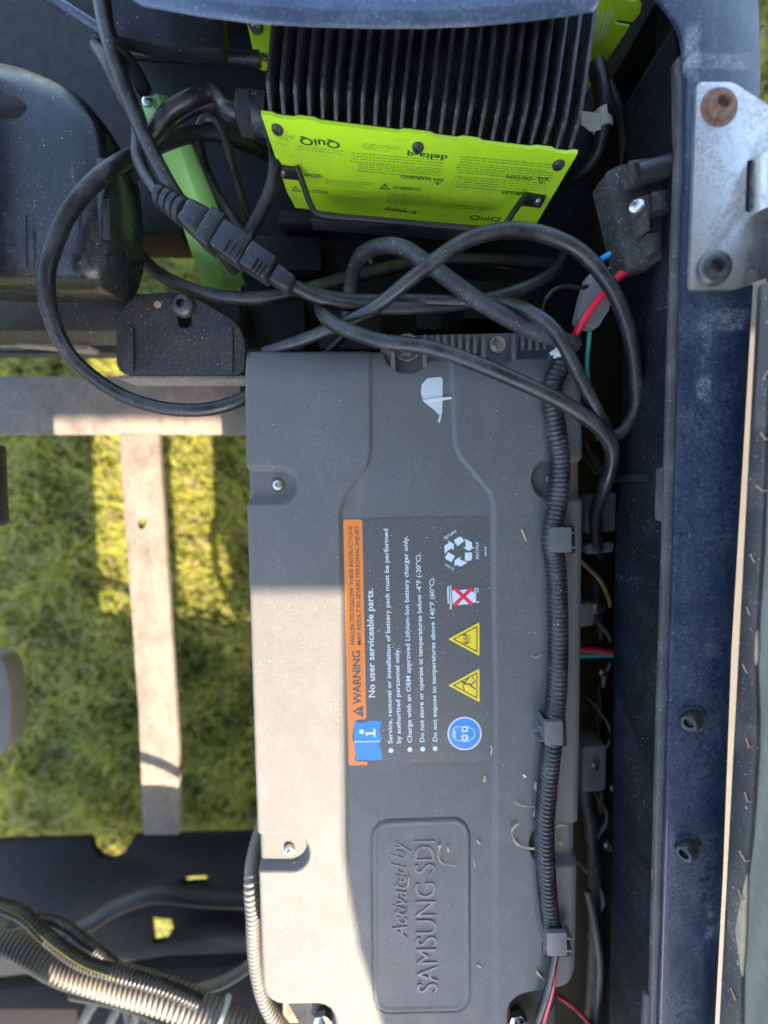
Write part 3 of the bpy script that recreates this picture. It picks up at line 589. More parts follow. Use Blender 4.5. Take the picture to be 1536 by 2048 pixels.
for poly in ([(520, 335), (640, 258), (690, 265), (750, 350), (600, 465)], [(750, 300), (910, 380), (918, 490), (975, 490), (845, 568), (720, 490), (778, 490), (775, 380)],
             [(320, 470), (322, 450), (415, 398), (392, 338), (525, 420), (515, 555), (482, 510), (380, 565), (325, 630)], [(400, 595), (550, 680), (465, 810), (345, 740), (330, 700)],
             [(535, 910), (540, 770), (680, 685), (645, 745), (820, 820), (670, 905), (565, 870)], [(765, 600), (915, 600), (918, 730), (880, 780), (760, 780)]):
    lid_poly(mb, [Z4(*q) for q in poly], k)
lid_text(mb, 'RECYCLE', 958.5, 1118.5, 1084.5, 5.5, k, bold=.02); lid_text(mb, '605748', 974.5, 1113.5, 1094, 4, k, bold=.02)
def arc_text(s_, x0, y0, ang, length, cap):
    v, f, wd = text_geo(s_, bold=.02); sx = length / wd; sy = cap / .7; ca, sa = math.cos(ang), math.sin(ang)
    mb.add([LP(x0 + ca * q[0] * sx + sa * q[1] * sy, y0 + sa * q[0] * sx - ca * q[1] * sy, k) for q in v], f)
arc_text('RETURN', 891, 1080, R(-34), 28, 5.5); arc_text('Li-Ion', 909, 1138, R(-150), 20, 5)
# wheelie bin
for poly in ([(905, 1182), (935, 1180), (953, 1188), (953, 1206), (936, 1210), (906, 1212)], [(895, 1176), (898.5, 1172), (898.5, 1209), (896, 1209)], [(901, 1172), (903, 1172), (904, 1220), (900.5, 1220)], [(954, 1204), (959, 1204), (959, 1207), (954, 1207)]): lid_poly(mb, poly, k)
lid_poly(mb, ell(953.5, 1181.5, 5, 5, 16), k + dh, [ell(953.5, 1181.5, 3.4, 3.4, 16)]); lid_poly(mb, ell(953.5, 1181.5, 1.5, 1.5, 8), k + dh)
mb.build('pale_lettering', M['print'], st, 0)
mb = MB(); lid_poly(mb, ell(930, 1470, 31.5, 30.5, 40), k); mb.build('goggles_symbol', M['blue'], st, 0)
mb = MB(); k2 = k + dh; hd = [(905, 1470), (906, 1460), (915, 1455), (925, 1457), (932, 1454), (937, 1455), (950, 1463), (951, 1470), (950, 1478), (937, 1486), (930, 1487), (920, 1485), (908, 1482)]
inn = [(930 + (x - 930) * .93, 1470 + (y - 1470) * .92) for x, y in hd]; lid_poly(mb, hd, k2, [inn])
lid_poly(mb, [(904, 1474), (905, 1466), (909, 1462), (913, 1467), (910, 1472), (913, 1478), (907, 1480)], k2)
for y in (1461, 1478): lid_poly(mb, rnd([(924, y - 6), (936, y - 6), (938, y), (936, y + 6), (924, y + 6)], 3), k2, [ell(930, y, 3.2, 3.2, 12)])
mb.build('goggles_head', M['print'], st, 0)
for (ys_, pic) in ((1373, 0), (1280, 1)):
    tri_ = lambda s_: rnd([(940 + (897 - 940) * s_, ys_), (940 + (960 - 940) * s_, ys_ - 34 * s_), (940 + (960 - 940) * s_, ys_ + 34 * s_)], 3 * s_)
    mb = MB(); lid_poly(mb, tri_(1), k, [tri_(.80)]); lid_poly(mb, tri_(.68), k); mb.build('warning_triangle', M['yellow'], st, 0)
    mb = MB(); lid_poly(mb, tri_(.81), k - dh * .5)
    if pic == 0:
        for q in ([(928, 1367), (944, 1370), (944, 1373), (928, 1371)], [(926, 1369), (938, 1357), (940, 1358), (929, 1371)], [(927, 1371), (931, 1382), (929, 1383), (925, 1373)], [(942, 1370), (953, 1362), (954, 1364), (943, 1373)], [(942, 1371), (953, 1380), (952, 1382), (940, 1374)], [(944, 1352), (946, 1352), (950, 1362), (948, 1362)]): lid_poly(mb, q, k + dh)
        lid_poly(mb, ell(926, 1366, 2.2, 2.2, 10), k + dh)
    else:
        for i, (a, b) in enumerate(((-9, 0), (-6, -6), (-2, 4), (2, -8), (6, -2), (9, 4))):
            lid_poly(mb, [(920 + abs(b) * .8, ys_ + a * .9 + b * .3), (932, ys_ + a - 1.6), (945 - abs(a) * .2, ys_ + a * .7 + .4), (934, ys_ + a + 1.0)], k + dh)
    mb.build('hazard_pictogram', M['printdark'], st, 0)
mb = MB()
lid_text(mb, 'WARNING', 722, 1411, 1303, 16, k, bold=.02); lid_text(mb, 'FAILURE TO FOLLOW THESE INSTRUCTIONS', 709, 1291, 1052, 8, k, bold=.01)
lid_text(mb, 'MAY RESULT IN SEVERE PERSONAL INJURY.', 722, 1291, 1049, 8, k, bold=.01)
lid_poly(mb, rnd([(704, 1425), (726, 1413), (726, 1437)], 2), k); mb.build('heading_lettering', M['printdark'], st, 0)
mb = MB(); lid_poly(mb, [(711, 1424), (719, 1423), (719, 1427), (711, 1426)], k + dh); lid_poly(mb, ell(722.5, 1425, 1.6, 1.6, 8), k + dh); mb.build('exclamation_mark', M['orange'], st, 0)
mb = MB()
for (a, b) in (((908, 1176), (945, 1210)), ((945, 1177), (908, 1213))):
    dx, dy = b[0] - a[0], b[1] - a[1]; l = math.hypot(dx, dy); nx, ny = -dy / l * 3.6, dx / l * 3.6
    lid_poly(mb, [(a[0] + nx, a[1] + ny), (b[0] + nx, b[1] + ny), (b[0] - nx, b[1] - ny), (a[0] - nx, a[1] - ny)], k + dh * (2 if a[0] == 908 else 3))
mb.build('red_cross', M['red'], st, 0)

# scrap of tape on the lid
tp = thing('tape_scrap', LP(870, 800, REC), 'torn pale scrap of tape stuck near the top of the battery lid', 'tape')
v, f = slab([[LP(x, y, REC + .0006 - max(0, (770 - y) / 80) ** 2.2 * .012) for x, y in [(855, 755), (882, 752), (886, 758), (886, 790), (885, 825), (880, 846), (876, 840), (880, 830), (868, 818), (848, 803), (842, 784), (844, 768)]]], (0, 0, -.0008)); mk('tape_sheet', v, f, M['tape'], tp)
v, f = slab([[LP(x, y, REC + .0018) for x, y in [(845, 800), (870, 796), (902, 793), (904, 797), (880, 802), (862, 806)]]], (0, 0, -.0008)); mk('torn_strip', v, f, M['white'], tp)

# ------------------------------------------------------------------ corrugated conduits
def corr(per, r, depth=.13, duty=.62):
    def fn(s):
        t = (s / per) % 1; k = 1 if t < duty else 0
        e_ = .12; 
        if t < e_: k = t / e_
        elif duty - e_ < t < duty: k = (duty - t) / e_
        elif t >= duty: k = 0
        return r * (1 - depth + depth * k)
    return fn
def conduit(name, pts, r, per, mat, label, group=None, seg=14):
    v, f = tube(smooth_path(pxpath(pts), per / 7), corr(per, r), seg)
    return mk(name, v, f, mat, None, 70, label, 'conduit', group)
zc = ZB + .0098
conduit('corrugated_conduit', [(1130, 706, zc - .004), (1122, 730, zc), (1106, 766, zc), (1104, 800, zc), (1112, 860, zc), (1119, 910, zc), (1120, 960, zc), (1114, 1010, zc + .001), (1104, 1060, zc + .003), (1104, 1090, zc + .003), (1111, 1130, zc), (1115, 1200, zc), (1116, 1290, zc), (1114, 1370, zc), (1108, 1440, zc), (1102, 1500, zc), (1094, 1580, zc), (1089, 1650, zc), (1091, 1730, zc), (1096, 1800, zc), (1106, 1872, zc)],
        .0100, .0046, M['conduit'], 'long black corrugated conduit clipped along the battery lid')
conduit('corrugated_conduit', [(540, 1600, .42), (512, 1690, .455), (502, 1760, .49), (506, 1830, .50), (508, 1890, .50), (516, 1950, .50), (530, 2000, .50), (552, 2040, .50), (590, 2090, .50)], .0088, .0052, M['conduit_grey'], 'narrow dusty corrugated conduit running beside the battery edge')
conduit('corrugated_conduit', [(-60, 1850, .40), (40, 1885, .42), (130, 1935, .44), (240, 1966, .455), (340, 1996, .465), (430, 2036, .47), (520, 2090, .475)], .0190, .0072, M['conduit_grey'], 'thick tan corrugated conduit sweeping across the lower left', seg=18)
conduit('corrugated_conduit', [(-40, 1800, .43), (40, 1826, .45), (90, 1870, .46), (160, 1922, .475), (240, 1948, .485), (330, 1975, .485), (400, 2005, .48)], .0080, .0052, M['conduit'], 'thin dark conduit lying on the thick tan conduit', )
conduit('corrugated_conduit', [(20, 1850, .43), (80, 1838, .44), (130, 1852, .45), (180, 1890, .46), (230, 1930, .455)], .0062, .0046, M['conduit'], 'small dark looped conduit above the thick tan conduit')
conduit('corrugated_conduit', [(150, 1975, .42), (250, 1995, .43), (330, 2030, .44), (400, 2075, .44)], .0125, .0052, M['conduit_grey'], 'medium tan conduit below the thick conduit')
v, f = rings(P(441, 2034, .472), Vector((.75, -.42, .05)), [(.0194, -.0025), (.0206, -.0025), (.0206, .0025), (.0194, .0025)]); mk('cable_tie', v, f, M['white'], None, label='white cable tie round the thick tan conduit', cat='cable tie')
v, f = tube(smooth_path(pxpath([(-20, 1806, .462), (40, 1834, .468), (90, 1880, .478), (160, 1930, .493), (230, 1956, .500)])), .0007, 8); mk('tracer_wire', v, f, M['wire_yellow'], None, label='thin yellow wire along the dark conduits lower left', cat='wire')
for (pts, r, lb) in (([(150, 2080, .36), (185, 2010, .38), (215, 1985, .385), (250, 2000, .38), (268, 2080, .37)], .008, 'pale looped cable below the thick tan conduit, leftmost'),
                     ([(205, 2080, .37), (240, 2010, .39), (275, 1998, .39), (262, 2080, .37)], .007, 'pale looped cable below the thick tan conduit, nearest the battery')):
    v, f = tube(smooth_path(pxpath(pts)), r, 10); mk('cable', v, f, M['cable_tan'], None, 60, lb, 'cable', 'pale cables at the lower left')

# clips that hold the conduit on the lid
for (x0, y0, x1, y1, side, lb) in ((1101, 1055, 1143, 1105, 1, 'grey plastic clip on the lid conduit nearest the warning sticker top'), (1090, 1443, 1126, 1491, -1, 'grey plastic clip on the lid conduit beside the blue goggles symbol'), (1094, 1866, 1134, 1912, 1, 'grey plastic clip at the lower end of the lid conduit')):
    t = thing('conduit_clip', P((x0 + x1) / 2, (y0 + y1) / 2, ZB), lb, 'clip', 'clips holding the conduit')
    v, f = pp(rnd([(x0, y0), (x1, y0), (x1, y1), (x0, y1)], 4), zc + .0145, .004, r=.0015, seg=3); mk('cap', v, f, M['lid_smooth'], t)
    for x in (x0 + 1, x1 - 4):
        v, f = pp([(x, y0 + 3), (x + 3, y0 + 3), (x + 3, y1 - 3), (x, y1 - 3)], zc + .012, .021); mk('side_wall', v, f, M['lid_smooth'], t)
    xs = x1 if side > 0 else x0
    for y in (y0 + 9, y1 - 12):
        v, f = pp(rnd([(xs - 2 * side, y), (xs + 11 * side, y + 1), (xs + 13 * side, y + 4), (xs - 2 * side, y + 4)], 1), zc + .006, .012, r=.0006); mk('latch_tab', v, f, M['lid_smooth'], t)
    v, f = pp(rnd([(x0 - 6, y0 - 4), (x1 + 6, y0 - 4), (x1 + 8, y1 + 2), (x0 - 8, y1 + 2)], 5), ZB + .0032, .004, r=.0008); mk('clip_base', v, f, M['black'], t)

# ------------------------------------------------------------------ charger
def norm2(a): a = Vector((a.x, a.y, 0)); return a.normalized()
ZT = .59
TL = P(523, 224, ZT); TR = P(1155, 303, ZT); ex = norm2(TR - TL); en = Vector((ex.y, -ex.x, 0)); back = -en        # en: the way the face looks
FT = .010; WD = (TR - TL).length; HT = .138; DP = .175
if en.y > 0: en = -en; back = -en
chg = thing('battery_charger', TL + ex * (WD / 2) - EZ * HT, 'lime green battery charger with black finned heat sink', 'charger')
def CP(s_, b, z): return TL + ex * s_ + back * b + EZ * (z + FT)       # along the face, back from it, up from the fin tops' plane
def face_px(px, py, o=0): return RP(px, py, TL + en * o, en)
FH = .026
# heat sink
HS = MB(); HS.add(*box(CP(WD / 2, DP / 2, -FH - .006), (ex, back, EZ), (WD / 2 - .001, DP / 2, .006), .001))
HS.build('heat_sink', M['heatsink'], chg)
nf = 24
for i in range(nf):
    s_ = .0065 + (WD - .012) * i / (nf - 1); tk_ = .0016
    prof = [(.002, -FH), (.002, -FT - .003), (.0155, -.0006), (.018, 0), (DP, 0), (DP, -FH)]
    pts = [CP(s_ - tk_, b, z) for b, z in prof]; v, f = slab([pts], ex * (2 * tk_)); v, f = bev(v, f, .0006, 2)
    mk('fin', v, f, M['heatsink'], chg)
# green front with a slightly wavy upper edge
top = []
for i in range(61):
    s_ = WD * i / 60; u = i / 60
    z = -FT - .0012 + (.0018 if (u < .04 or .1 < u < .17 or .44 < u < .54 or .62 < u < .7 or .86 < u < .92 or u > .97) else 0)
    top.append(CP(s_, 0, z))
top += [CP(WD, 0, -FT - .003)]
botl = face_px(612, 428); botr = face_px(1066, 455)
ZBt = (botl.z + botr.z) / 2 - ZT - FT
sl = (face_px(612, 428) - TL).dot(ex); sr = (face_px(1066, 455) - TL).dot(ex)
fp = top + [CP(WD, 0, ZBt * .8), CP(WD - .004, 0, ZBt), CP(.004, 0, ZBt), CP(0, 0, ZBt * .8)]
v, f = slab([[p + en * .0022 for p in fp]], back * .003); v, f = bev(v, f, .0005, 1); mk('front_panel', v, f, M['green'], chg)
v, f = box(CP(WD / 2, DP / 2 + .001, (-FH - .013 + ZBt) / 2), (ex, back, EZ), (WD / 2 - .0005, DP / 2 - .003, (-FH - .013 - ZBt) / 2 - .0005), .002); mk('housing', v, f, M['green'], chg)
# mounting plate behind
bo = CP(0, DP + .001, -FT)
def bk(px, py): return RP(px, py, bo, en)
e1, e2, e3 = bk(1283, 14), bk(1276, 36), bk(1170, 195)
qs = [bk(1190, 20), bk(1205, -20), bk(1262, 4), bk(1274, 2), bk(1283, 12), bk(1280, 28), bk(1266, 46), bk(1236, 41), bk(1230, 45), bk(1234, 50), bk(1259, 54), bk(1166, 196), bk(1100, 196), bk(1100, 20)]
v, f = slab([qs], back * .003); v, f = bev(v, f, .0005, 1); mk('mounting_ear', v, f, M['green'], chg)
qs = [bk(489, 20), bk(600, 20), bk(600, 140), bk(525, 142), bk(516, 136), bk(508, 112)]
v, f = slab([qs], back * .003); v, f = bev(v, f, .0005, 1); mk('mounting_ear', v, f, M['green'], chg)
mb = MB()
for o in (0, 7, 14, 21):
    a, b = bk(1182 + o, 88 - o * .3), bk(1196 + o * 1.35, 20); mb.add(*slab([[a, a + ex * .0012, b + ex * .0012, b]], en * .0004))
mb.build('printed_lines', M['print'], chg, 0)
v, f = hex_bolt(bk(512, 48) + en * .001, en, .008, .005, .006); mk('bolt', v, f, M['bolt'], chg)
v, f = rings(bk(528, 112) + en * .0005, en, [(.005, 0), (.005, .001), (.0025, .001), (.0025, .0)]); mk('rivet', v, f, M['bolt'], chg)
for (x, y) in ((555, 257), (836, 293), (1117, 328)):
    v, f = screw_geo(face_px(x, y, .0022), en, .0052); mk('screw', v, f, M['bolt_dark'], chg)
# black wire handle with two feet
HO = .028
fl, fr = face_px(575, 345, .004), face_px(1066, 401, .004)
hd = thing  # handle is part of the charger
hm = MB()
hm.add(*box(fl + en * .0, (ex, en, EZ), (.0105, .0018, .0075), .0015)); hm.add(*box(fr, (ex, en, EZ), (.0105, .0018, .0075), .0015))
pts = [face_px(592, 335, .006), face_px(598, 345, .008), RP(612, 385, TL + en * .020, en), RP(626, 418, TL + en * .034, en), RP(645, 431, TL + en * .040, en), RP(760, 441, TL + en * .042, en), RP(880, 452, TL + en * .042, en), RP(985, 459, TL + en * .041, en), RP(1008, 452, TL + en * .037, en), RP(1026, 425, TL + en * .024, en), RP(1046, 398, TL + en * .010, en), face_px(1054, 392, .005)]
hm.add(*tube(smooth_path(pts), .0030, 10)); hm.build('handle', M['black'], chg)
# plain sheet-metal foot rail below the bar
q0, q1 = RP(622, 440, TL + en * .040, en), RP(985, 468, TL + en * .040, en); dirx = (q1 - q0).normalized()
v, f = box((q0 + q1) / 2 - EZ * .006, (dirx, dirx.cross(EZ), EZ), ((q1 - q0).length / 2, .0012, .008), .0006); mk('handle_guard', v, f, M['black'], chg)
for (x, y) in ((566, 347), (1076, 403)):
    v, f = screw_geo(face_px(x, y, .0062), en, .0038); mk('screw', v, f, M['bolt'], chg)
# printing on the front
ftx = MB()
def ftext(s_, x0, y0, x1, y1, cap=None, **kw):      # baseline from first to second pixel; upside down when it runs right to left
    A, B = face_px(x0, y0, .0025), face_px(x1, y1, .0025); d = B - A; L = d.length; d.normalize(); up = EZ if d.dot(ex) > 0 else -EZ
    v, f, wd = text_geo(s_, **kw); sc_ = L / wd; sy = (cap / .7) if cap else sc_
    ftx.add([A + d * (q[0] * sc_) + up * (q[1] * sy) for q in v], f)
def fbar(x0, y0, x1, y1, hgt, gap=.35):             # a line of print too fine to read
    A, B = face_px(x0, y0, .0024), face_px(x1, y1, .0024); d = B - A; L = d.length; d.normalize(); s_ = 0
    while s_ < L:
        wl_ = random.uniform(.0022, .008); wl_ = min(wl_, L - s_); a = A + d * s_; b = a + d * wl_
        k_ = max(1, int(wl_ / .0009))
        for j in range(k_):
            c0 = a + d * (wl_ * j / k_); c1 = c0 + d * (wl_ / k_ * random.uniform(.35, .6)); ftx.add([c0, c1, c1 - EZ * hgt, c0 - EZ * hgt * random.uniform(.6, 1)], [(0, 1, 2, 3)])
        s_ += wl_ + .0009
ftext('QuiQ', 679, 284, 598, 275, .0075, bold=.02); ftext('delta-q', 896, 311, 815, 304, .0055, bold=.02)
ftext('WARNING:', 864, 355, 800, 350, .0042, bold=.015); ftext('CAUTION:', 1066, 355, 1012, 350, .0042, bold=.015); ftext('DANGER', 1053, 386, 1003, 381, .0042, bold=.015)
ftext('DANGER:', 600, 352, 646, 356, .0042, bold=.015); ftext('WARNING:', 786, 378, 842, 382, .0042, bold=.015); ftext('CAUTION:', 606, 384, 656, 388, .0042, bold=.015)
ftext('delta-q', 768, 420, 832, 427, .005, bold=.02); ftext('QuiQ', 938, 438, 1000, 443, .0065, bold=.02)
def ftri(px, py, s_, upv):
    c = face_px(px, py, .0025); o = [c + ex * (s_ * a) + EZ * (s_ * b * upv) for a, b in ((-1, -.6), (1, -.6), (0, .9))]; i_ = [c + ex * (s_ * a * .68) + EZ * (s_ * (b * .66) * upv) for a, b in ((-1, -.6), (1, -.6), (0, .9))]
    L_ = [o, i_]; ftx.add(o + i_, [tuple(t) for t in tessellate_polygon(L_)]); ftx.add([c + ex * .0005 + EZ * .002, c - ex * .0005 + EZ * .002, c - ex * .0005 - EZ * .0015, c + ex * .0005 - EZ * .0015], [(0, 1, 2, 3)])
ftri(876, 363, .0055, -1); ftri(1084, 361, .0055, -1); ftri(770, 374, .0055, 1); ftri(592, 378, .0055, 1)
for (x0, y0, x1, y1, n_, dy, hg) in ((556, 269, 590, 273, 3, 4, .0011), (552, 285, 592, 290, 1, 3, .0011), (592, 292, 690, 302, 2, 5, .0012), (722, 287, 800, 294, 3, 4, .001), (698, 305, 888, 320, 4, 5.5, .0013), (714, 327, 884, 341, 4, 4.5, .0013),
                             (916, 312, 1120, 330, 3, 5.5, .0013), (912, 328, 1108, 346, 4, 5, .0013), (910, 352, 1094, 366, 5, 5, .0013), (650, 358, 746, 366, 3, 4, .001), (660, 392, 735, 398, 4, 4, .001), (772, 386, 860, 394, 5, 4.5, .001), (880, 408, 1000, 418, 3, 5, .001)):
    for j in range(n_): fbar(x0 + random.uniform(0, 6), y0 + j * dy, x1 - random.uniform(0, 26) * (j == n_ - 1), y1 + j * dy, hg)
ftx.build('printed_lettering', M['ink'], chg, 0)
# cable gland
gx = P(497, 196, .555); gd = norm2(-ex)
v, f = rings(CP(-.0005, .014, -.030), -ex, [(.017, 0), (.017, .006), (.0155, .008), (.0155, .012), (.0175, .013), (.0175, .024), (.012, .027), (.009, .027)], n=24, hexes=(0, 1, 4, 5)); mk('cable_gland', v, f, M['black'], chg)
GL = CP(-.026, .014, -.030)

# green folded bar left of the charger
gb = thing('green_bar', P(380, 380, .45), 'pale green folded metal bar standing behind the tangled cables', 'bar')
A1, B1, C1 = [(280, 215), (298, 190), (322, 182), (338, 196)], None, None
lft = [(282, 205, .53), (300, 260, .52), (345, 390, .48), (405, 575, .42)]; mdl = [(312, 186, .535), (345, 250, .525), (392, 390, .485), (448, 575, .425)]; rgt = [(336, 190, .53), (372, 262, .515), (430, 400, .47), (490, 568, .41)]
v = [P(*q) for q in lft + mdl + rgt]; f = []
for k in range(2):
    for i in range(3): f.append((k * 4 + i, k * 4 + i + 1, (k + 1) * 4 + i + 1, (k + 1) * 4 + i))
v2 = [p - EZ * .006 for p in v]; f2 = [tuple(i + 12 for i in reversed(q)) for q in f]; rim_ = [0, 1, 2, 3, 7, 11, 10, 9, 8, 4]
f3 = [(rim_[i], rim_[(i + 1) % 10], rim_[(i + 1) % 10] + 12, rim_[i] + 12) for i in range(10)]
v, f = bev(v + v2, f + f2 + f3, .0006, 1, 20); mk('bar_plate', v, f, M['green2'], gb)
v, f = rings(P(296, 205, .5345), EZ, [(.005, 0), (.005, .002), (.003, .003)], n=12); mk('rivet', v, f, M['bolt'], gb)

# ------------------------------------------------------------------ cables
def cable(pts, r, label, mat='cable', group='black cables in the battery bay', name='cable', seg=14):
    v, f = tube(smooth_path([q if isinstance(q, Vector) else P(*q) for q in pts]), r, seg); return mk(name, v, f, M[mat], None, 70, label, 'cable', group)
cable([(200, -50, .60), (208, 30, .60), (228, 110, .598), (262, 210, .59), (302, 300, .585), (342, 375, .577), (388, 440, .56), (430, 490, .53), (470, 540, .50)], .0066, 'straight black cable coming down from the top beside the gland cable')
cable([(196, 95, .57), (218, 130, .575), (250, 200, .57), (278, 262, .565), (276, 310, .566), (292, 352, .570), (322, 396, .575)], .0062, 'black cable running into the ribbed end of the plug')
cable([GL, GL - ex * .012, (430, 182, .555), (385, 196, .56), (338, 225, .558), (310, 262, .55), (290, 290, .54), (262, 350, .51), (246, 420, .49), (262, 485, .485), (302, 535, .485), (365, 572, .49), (450, 594, .492), (540, 594, .49), (625, 576, .485), (740, 545, .475), (860, 520, .465), (980, 520, .46), (1100, 530, .45)], .0073, 'thick black cable looping from the charger gland past the green bar')
cable([(440, 205, .54), (390, 215, .545), (350, 240, .542), (318, 275, .532), (290, 330, .515)], .005, 'thin black cable just under the gland cable')
cable([(535, 310, .46), (490, 288, .485), (445, 270, .50), (385, 268, .512), (300, 298, .532), (215, 342, .57), (140, 420, .578), (101, 510, .58), (92, 570, .58), (108, 650, .57), (150, 722, .56), (235, 786, .545), (320, 815, .54), (400, 820, .535), (460, 808, .53), (505, 788, .525)], .0068, 'wide black cable loop hanging at the far left over the frame')
cable([(500, 480, .49), (450, 410, .50), (414, 340, .505), (397, 280, .508), (404, 245, .51), (424, 236, .51), (446, 265, .505), (462, 320, .50), (482, 390, .49), (497, 440, .48)], .0045, 'thin black cable doubled back in a narrow loop under the charger')
cable([(518, 225, .535), (541, 262, .54), (550, 320, .54), (540, 380, .53), (518, 430, .525), (498, 470, .52), (490, 500, .51)], .0062, 'short black cable curving down between charger and plug')
cable([(530, 705, .53), (580, 688, .54), (645, 664, .55), (742, 620, .573), (830, 552, .592), (920, 487, .602), (1000, 462, .604), (1080, 467, .600), (1160, 503, .594), (1222, 575, .588), (1258, 665, .58), (1272, 760, .57), (1268, 825, .56), (1240, 868, .552), (1210, 872, .55)], .0061, 'long black cable arching under the charger and down the right side')
cable([(642, 604, .535), (645, 625, .56), (672, 650, .574), (760, 682, .586), (860, 696, .590), (960, 730, .592), (1080, 782, .591), (1150, 820, .588), (1200, 858, .580), (1222, 890, .570), (1222, 930, .555), (1208, 975, .535), (1190, 1040, .49), (1200, 1120, .44)], .0067, 'thick black cable lying across the top of the battery lid')
cable([(690, 690, .44), (700, 580, .48), (714, 524, .51), (742, 498, .53), (800, 494, .548), (872, 540, .562), (960, 604, .575), (1050, 654, .578), (1100, 672, .575), (1150, 690, .56)], .0074, 'dull grey dusty cable bending down under the arching cable', 'cable_dusty')
cable([(560, 560, .53), (640, 588, .54), (720, 600, .548), (850, 600, .556), (1000, 607, .572), (1062, 624, .590), (1112, 664, .597), (1150, 735, .592), (1185, 805, .587), (1212, 858, .572), (1220, 890, .556)], .0055, 'black cable running from the plug round to the right of the conduit end')
cable([(578, 567, .571), (640, 597, .567), (720, 613, .562), (800, 616, .557), (900, 611, .552), (1000, 592, .548), (1080, 562, .54), (1120, 530, .52), (1130, 490, .49)], .0058, 'black cable leaving the lower end of the plug')
cable([(1192, 130, .53), (1204, 180, .535), (1208, 240, .535), (1198, 300, .52), (1160, 345, .50), (1100, 372, .47)], .0078, 'thick black cable right of the charger wrapped in white tape')
cable([(1215, 170, .46), (1240, 230, .46), (1250, 300, .45), (1245, 360, .44)], .006, 'dark cable deep in the corner right of the charger')
cable([(1085, 625, .56), (1090, 600, .57), (1110, 578, .575), (1140, 572, .572), (1170, 575, .565), (1215, 545, .55)], .0018, 'hair thin black wire bowed beside the grey connector', name='wire')
cable([(640, 720, .50), (700, 660, .52), (720, 640, .53)], .004, 'short black cable end slipping behind the lid', )
cable([(222, 95, .60), (245, 110, .592), (270, 145, .575), (288, 178, .56)], .0068, 'short ribbed black tube joined to the cable at the top left')
for (pts, r, mt, lb) in (([(1282, 512, .585), (1245, 545, .582), (1205, 588, .576), (1170, 635, .57), (1150, 672, .560), (1145, 692, .545), (1142, 740, .50)], .0036, 'wire_red', 'bright red wire from the black switch block'),
                         ([(1270, 500, .583), (1235, 503, .578), (1210, 513, .57), (1196, 530, .555), (1184, 565, .51), (1180, 620, .46)], .0027, 'wire_blue', 'bright blue wire from the black switch block'),
                         ([(1262, 500, .575), (1240, 512, .57), (1218, 540, .565), (1205, 570, .56)], .002, 'tape_grey', 'thin grey wire beside the blue wire'),
                         ([(1182, 620, .556), (1178, 680, .545), (1174, 730, .52), (1182, 800, .48), (1196, 880, .45)], .0022, 'wire_teal', 'pale teal wire below the grey connector'),
                         ([(1112, 1895, .562), (1106, 1930, .562), (1094, 1985, .56), (1076, 2040, .555), (1062, 2100, .54)], .0040, 'cable', 'black wire leaving the lower end of the lid conduit'),
                         ([(1114, 1895, .558), (1109, 1935, .557), (1102, 1985, .555), (1088, 2035, .55), (1074, 2100, .54)], .0032, 'wire_red', 'red wire leaving the lower end of the lid conduit'),
                         ([(1100, 1300, .44), (1185, 1300, .45), (1225, 1305, .45), (1275, 1300, .42)], .0035, 'red', 'short dull red wire deep in the gap beside the battery'),
                         ([(1100, 1314, .45), (1190, 1310, .45), (1226, 1310, .45), (1275, 1322, .43)], .0033, 'wire_teal', 'short teal wire deep in the gap beside the battery'),
                         ([(1095, 1980, .44), (1130, 2000, .44), (1165, 2030, .45), (1215, 2090, .44)], .0028, 'red', 'dull red lead below the lower right corner of the battery')):
    v, f = tube(smooth_path(pxpath(pts)), r, 10); mk('wire', v, f, M[mt], None, 70, lb, 'wire', 'thin wires')
for i, (x, dx) in enumerate(((1180, 10), (1215, 20), (1240, 26))):
    cable([(x - 30, 1500, .42), (x, 1650, .43), (x + dx, 1850, .44), (x + dx - 10, 2100, .44)], .008 - i * .001, ['thick dark cable deep in the right gap nearest the battery', 'dark cable deep in the right gap between two others', 'dark cable deep in the right gap nearest the wall'][i], 'cable' if i else 'cable_dusty', 'dark cables deep in the right gap')
# brackets and fittings deep in the gap beside the battery
for (x0, y0, x1, y1, z, mt, lb) in ((1172, 985, 1232, 1062, .45, 'fitting', 'grey metal bracket deep in the gap beside the clip'), (1172, 1085, 1228, 1104, .46, 'fitting', 'slanted grey strap deep in the gap below the bracket'), (1176, 1110, 1222, 1150, .45, 'wall', 'dark fitting deep in the gap below the slanted strap'),
                                    (1166, 1490, 1212, 1580, .45, 'fitting', 'dark drilled plate deep in the lower right gap'), (1214, 1555, 1240, 1612, .44, 'fitting', 'small pale fitting beside the drilled plate'), (1160, 1205, 1190, 1250, .45, 'tape_grey', 'small grey cap deep in the middle of the gap')):
    v, f = pp(rnd([(x0, y0 + 4), (x1, y0), (x1 - 2, y1), (x0, y1 + 5)], 6), z, .03, [ell(x0 + 22, (y0 + y1) / 2, 4, 4, 10)] if 'drilled' in lb or lb.startswith('grey metal') else (), r=.002)
    mk('gap_fitting', v, f, M[mt], None, 40, lb, 'fitting', 'fittings deep in the gap')
v, f = tube(smooth_path(pxpath([(1140, 1100, .45), (1180, 1140, .46), (1205, 1168, .46), (1222, 1230, .43), (1190, 1290, .40)])), .0026, 10); mk('wire', v, f, M['wire_yellow'], None, 70, 'thin yellow wire bending down deep in the gap', 'wire', 'thin wires')
